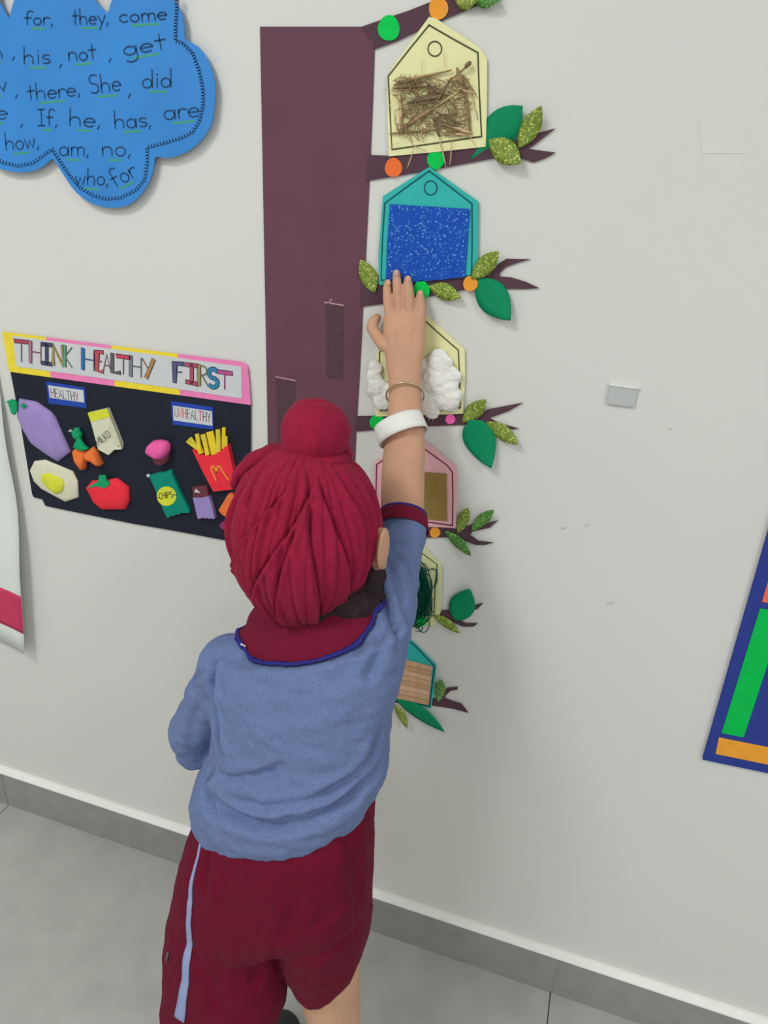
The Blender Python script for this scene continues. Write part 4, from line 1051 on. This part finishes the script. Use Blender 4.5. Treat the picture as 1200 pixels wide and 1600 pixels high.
col = sheet('collar', collar_grid(.50, .985, .005), .003, M_collar, shirt, closed_u=True)
sheet('collar_edge', collar_grid(.975, 1.02, .0062, rows=3), .0035, M_navy, shirt, closed_u=True)
g = [[P(371 + i * 3.4, 995 + i * 1.6 + j * 3.0, -.372) for j in range(3)] for i in range(4)]
for row in g:
    for k, q in enumerate(row):
        h_, n_, _, _ = bv.find_nearest(q - off); row[k] = h_ + off + n_ * .0085
sheet('size_tag', g, .001, M_white, shirt)

# ---- shorts
sh = fuse('shorts', [
    loft([ring((336, 1225), (560, 1205), -.372, .070), ring((316, 1262), (572, 1238), -.377, .086), ring((298, 1310), (580, 1280), -.383, .100), ring((287, 1360), (580, 1325), -.388, .103), ring((278, 1402), (578, 1362), -.392, .102), ring((276, 1430), (576, 1390), -.394, .096), ring((284, 1448), (570, 1408), -.394, .080)], 44, power=2.4),
    loft([ring((284, 1400), (428, 1392), -.402, .088), ring((271, 1460), (436, 1452), -.415, .088), ring((270, 1510), (439, 1502), -.430, .082), ring((265, 1543), (441, 1552), -.442, .078), ring((267, 1558), (441, 1585), -.446, .075)], 36, power=2.3),
    loft([ring((440, 1385), (577, 1360), -.394, .086), ring((448, 1440), (577, 1408), -.392, .082), ring((456, 1480), (576, 1450), -.390, .076), ring((468, 1507), (570, 1484), -.388, .070), ring((478, 1520), (562, 1501), -.387, .065)], 36, power=2.2)], .0032, 6, M_short, .55)
fold(sh, [([(330, 1310), (322, 1360), (318, 1410)], .007, .005), ([(345, 1330), (352, 1370)], .006, .003), ([(440, 1490), (400, 1530), (350, 1545)], .010, .004), ([(445, 1480), (455, 1430), (450, 1360)], .012, .005), ([(540, 1300), (555, 1350), (560, 1420)], .010, .005),
          ([(300, 1480), (330, 1540), (345, 1590)], .010, .004), ([(470, 1500), (520, 1480), (565, 1440)], .010, .003), ([(330, 1318), (400, 1338), (480, 1335), (560, 1300)], .007, .004)])
wrinkle(sh, .0030, 16, (1.3, 1, .6), 21.0); wrinkle(sh, .0007, 70, (1, 1, 1), 2.0)
shorts = link('shorts', sh, person)
def taped(name, pts, w0, w1, lift, t, m, par, me, o_):
    L = densify([p for p in on_surface(me, pts)], .006)
    b2 = BVHTree.FromPolygons([v.co for v in me.vertices], [tuple(p.vertices) for p in me.polygons]); g = []
    for i, p in enumerate(L):
        a, b = L[max(0, i - 1)], L[min(len(L) - 1, i + 1)]; tt = Vector(b - a).normalized()
        h, n, _, _ = b2.find_nearest(Vector(p)); s = n.cross(tt).normalized(); w = w0 + (w1 - w0) * i / (len(L) - 1); row = []
        for j in range(5):
            q, nn, _, _ = b2.find_nearest(Vector(p) + s * (w * (j / 4 - .5))); row.append(q + nn * lift + o_)
        g.append(row)
    return sheet(name, g, t, m, par)
# (on_surface works in the mesh's own coordinates, so shift the line to the object)
def surf_world(me, o): 
    m2 = me.copy(); co = get_co(m2) + np.array(WLOC[o.name]); m2.vertices.foreach_set('co', co.ravel()); m2.update(); return m2
shw = surf_world(sh, shorts)
taped('side_stripe', [(323, 1293), (312, 1330), (301, 1375), (299, 1400), (296, 1450), (292, 1500), (287, 1550), (281, 1592)], .0025, .017, .0022, .002, M_stripe, shorts, shw, V(0, 0, 0))
taped('side_tag', [(266, 1488), (263, 1500)], .004, .004, .004, .002, mat('grey_tag', C(90, 90, 90), .8), shorts, shw, V(0, 0, 0))

# ---- shoes
def shoe(an, d):
    lat = V(d.y, -d.x, 0); c = V(an.x, an.y, 0)
    up = fuse('shoe', [tube([(c - d * .035 + V(0, 0, .042), .030, .034), (c + V(0, 0, .045), .033, .040), (c + d * .05 + V(0, 0, .036), .036, .032), (c + d * .10 + V(0, 0, .029), .038, .024), (c + d * .132 + V(0, 0, .026), .031, .019)], lat=lat, n=24),
                       tube([(c - d * .025 + V(0, 0, .062), .030, .026), (c + d * .02 + V(0, 0, .066), .028, .022)], lat=lat, n=18)], .0028, 6, M_shoe)
    o = link('shoe', up, person)
    v, f = loft([(c + d * .047 + V(0, 0, z_), d * (.101 * k), lat * (.039 * k)) for z_, k in ((.0, .97), (.003, 1.0), (.014, 1.0), (.017, .97))], 40, power=2.5)
    mesh('sole', v, f, M_sole, o)
    return o
shoe(ANL, DL); shoe(ANR, DR)

# ---- steel bangle and white paper band on the raised arm
ax = (P(633, 600, -.053) - P(632, 650, -.078)).normalized()
l_ = (V(1, 0, 0) - ax * ax.x).normalized(); dd_ = ax.cross(l_)
bc = P(633, 618, -.060); pts = []
for i in range(65):
    w = 2 * math.pi * i / 64; pts.append(bc + l_ * (.0268 * math.cos(w)) + dd_ * (.0262 * math.sin(w)) + ax * (-.0095 * math.sin(w) + .002 * math.cos(w)))
vs = []; fs = []; tube_add(vs, fs, pts, .0014, 8)
props(mesh('bangle', vs, fs, mat('brushed_brass', (.62, .50, .36, 1), .3, .05, metallic=.85), person, True))
a_l, a_r = P(589, 686, -.108), P(664, 655, -.088)
bc = (a_l + a_r) / 2; av = (a_r - a_l) / 2; nx = (ax - av.normalized() * ax.dot(av.normalized())).normalized(); bvv = nx.cross(av.normalized()) * .0315
ribbon_loop('wrist_band', bc, av, bvv, nx * -.013, nx * .013, 1.0, .965, .0009, mat('white_band_paper', C(222, 222, 218), .6, .02), person)

# ---- cotton wool on its house card
z = zm(540, 400, 3.75)
def wad(lumps, seed):
    ps = []
    for cx, cy, r in lumps:
        c = P(*z((cx, cy))[0]); k = r / 3.75 * .00092
        ps.append(ball(V(c.x, -HY - .0015 - k * .42, c.z), k, k * .42, k, 3))
    me = fuse('cotton_wad', ps, .0016, 14, M_cot, .6)
    wrinkle(me, .0022, 45, (1, 1, 1.3), seed); wrinkle(me, .0004, 200, (1, 1, 1), seed + 4)
    return link('cotton_wad', me, h3)
rr = random.Random(11)
for lumps, seed in (([(560, 612, 80), (625, 700, 66), (540, 715, 95), (600, 815, 88), (500, 845, 75), (520, 900, 50), (652, 800, 42), (478, 640, 60), (430, 760, 80), (580, 760, 90), (630, 870, 40)], 1.0), ([(185, 650, 50), (205, 755, 62), (180, 700, 52), (225, 840, 60), (290, 800, 72), (170, 780, 40)], 7.0)):
    w_ = wad(lumps, seed); vs = []; fs = []
    for i in range(420):
        cx, cy, r = rr.choice(lumps); a = rr.uniform(0, 2 * math.pi); q = rr.uniform(.55, 1.08)
        p = P(*z((cx + r * q * math.cos(a), cy + r * q * math.sin(a)))[0]); d = V(math.cos(a + rr.gauss(0, .9)), 0, -math.sin(a + rr.gauss(0, .9)))
        y = -HY - .004 - .012 * max(0, 1 - q); l = rr.uniform(.004, .011)
        pts = [p + d * (l * t) + V(0, y - .002 * math.sin(3 * t), .0015 * math.sin(4 * t + i)) for t in (-.4, 0, .4)]
        tube_add(vs, fs, pts, .00018, 3)
    props(mesh('cotton_fibre', vs, fs, M_cot, w_), kind='stuff')
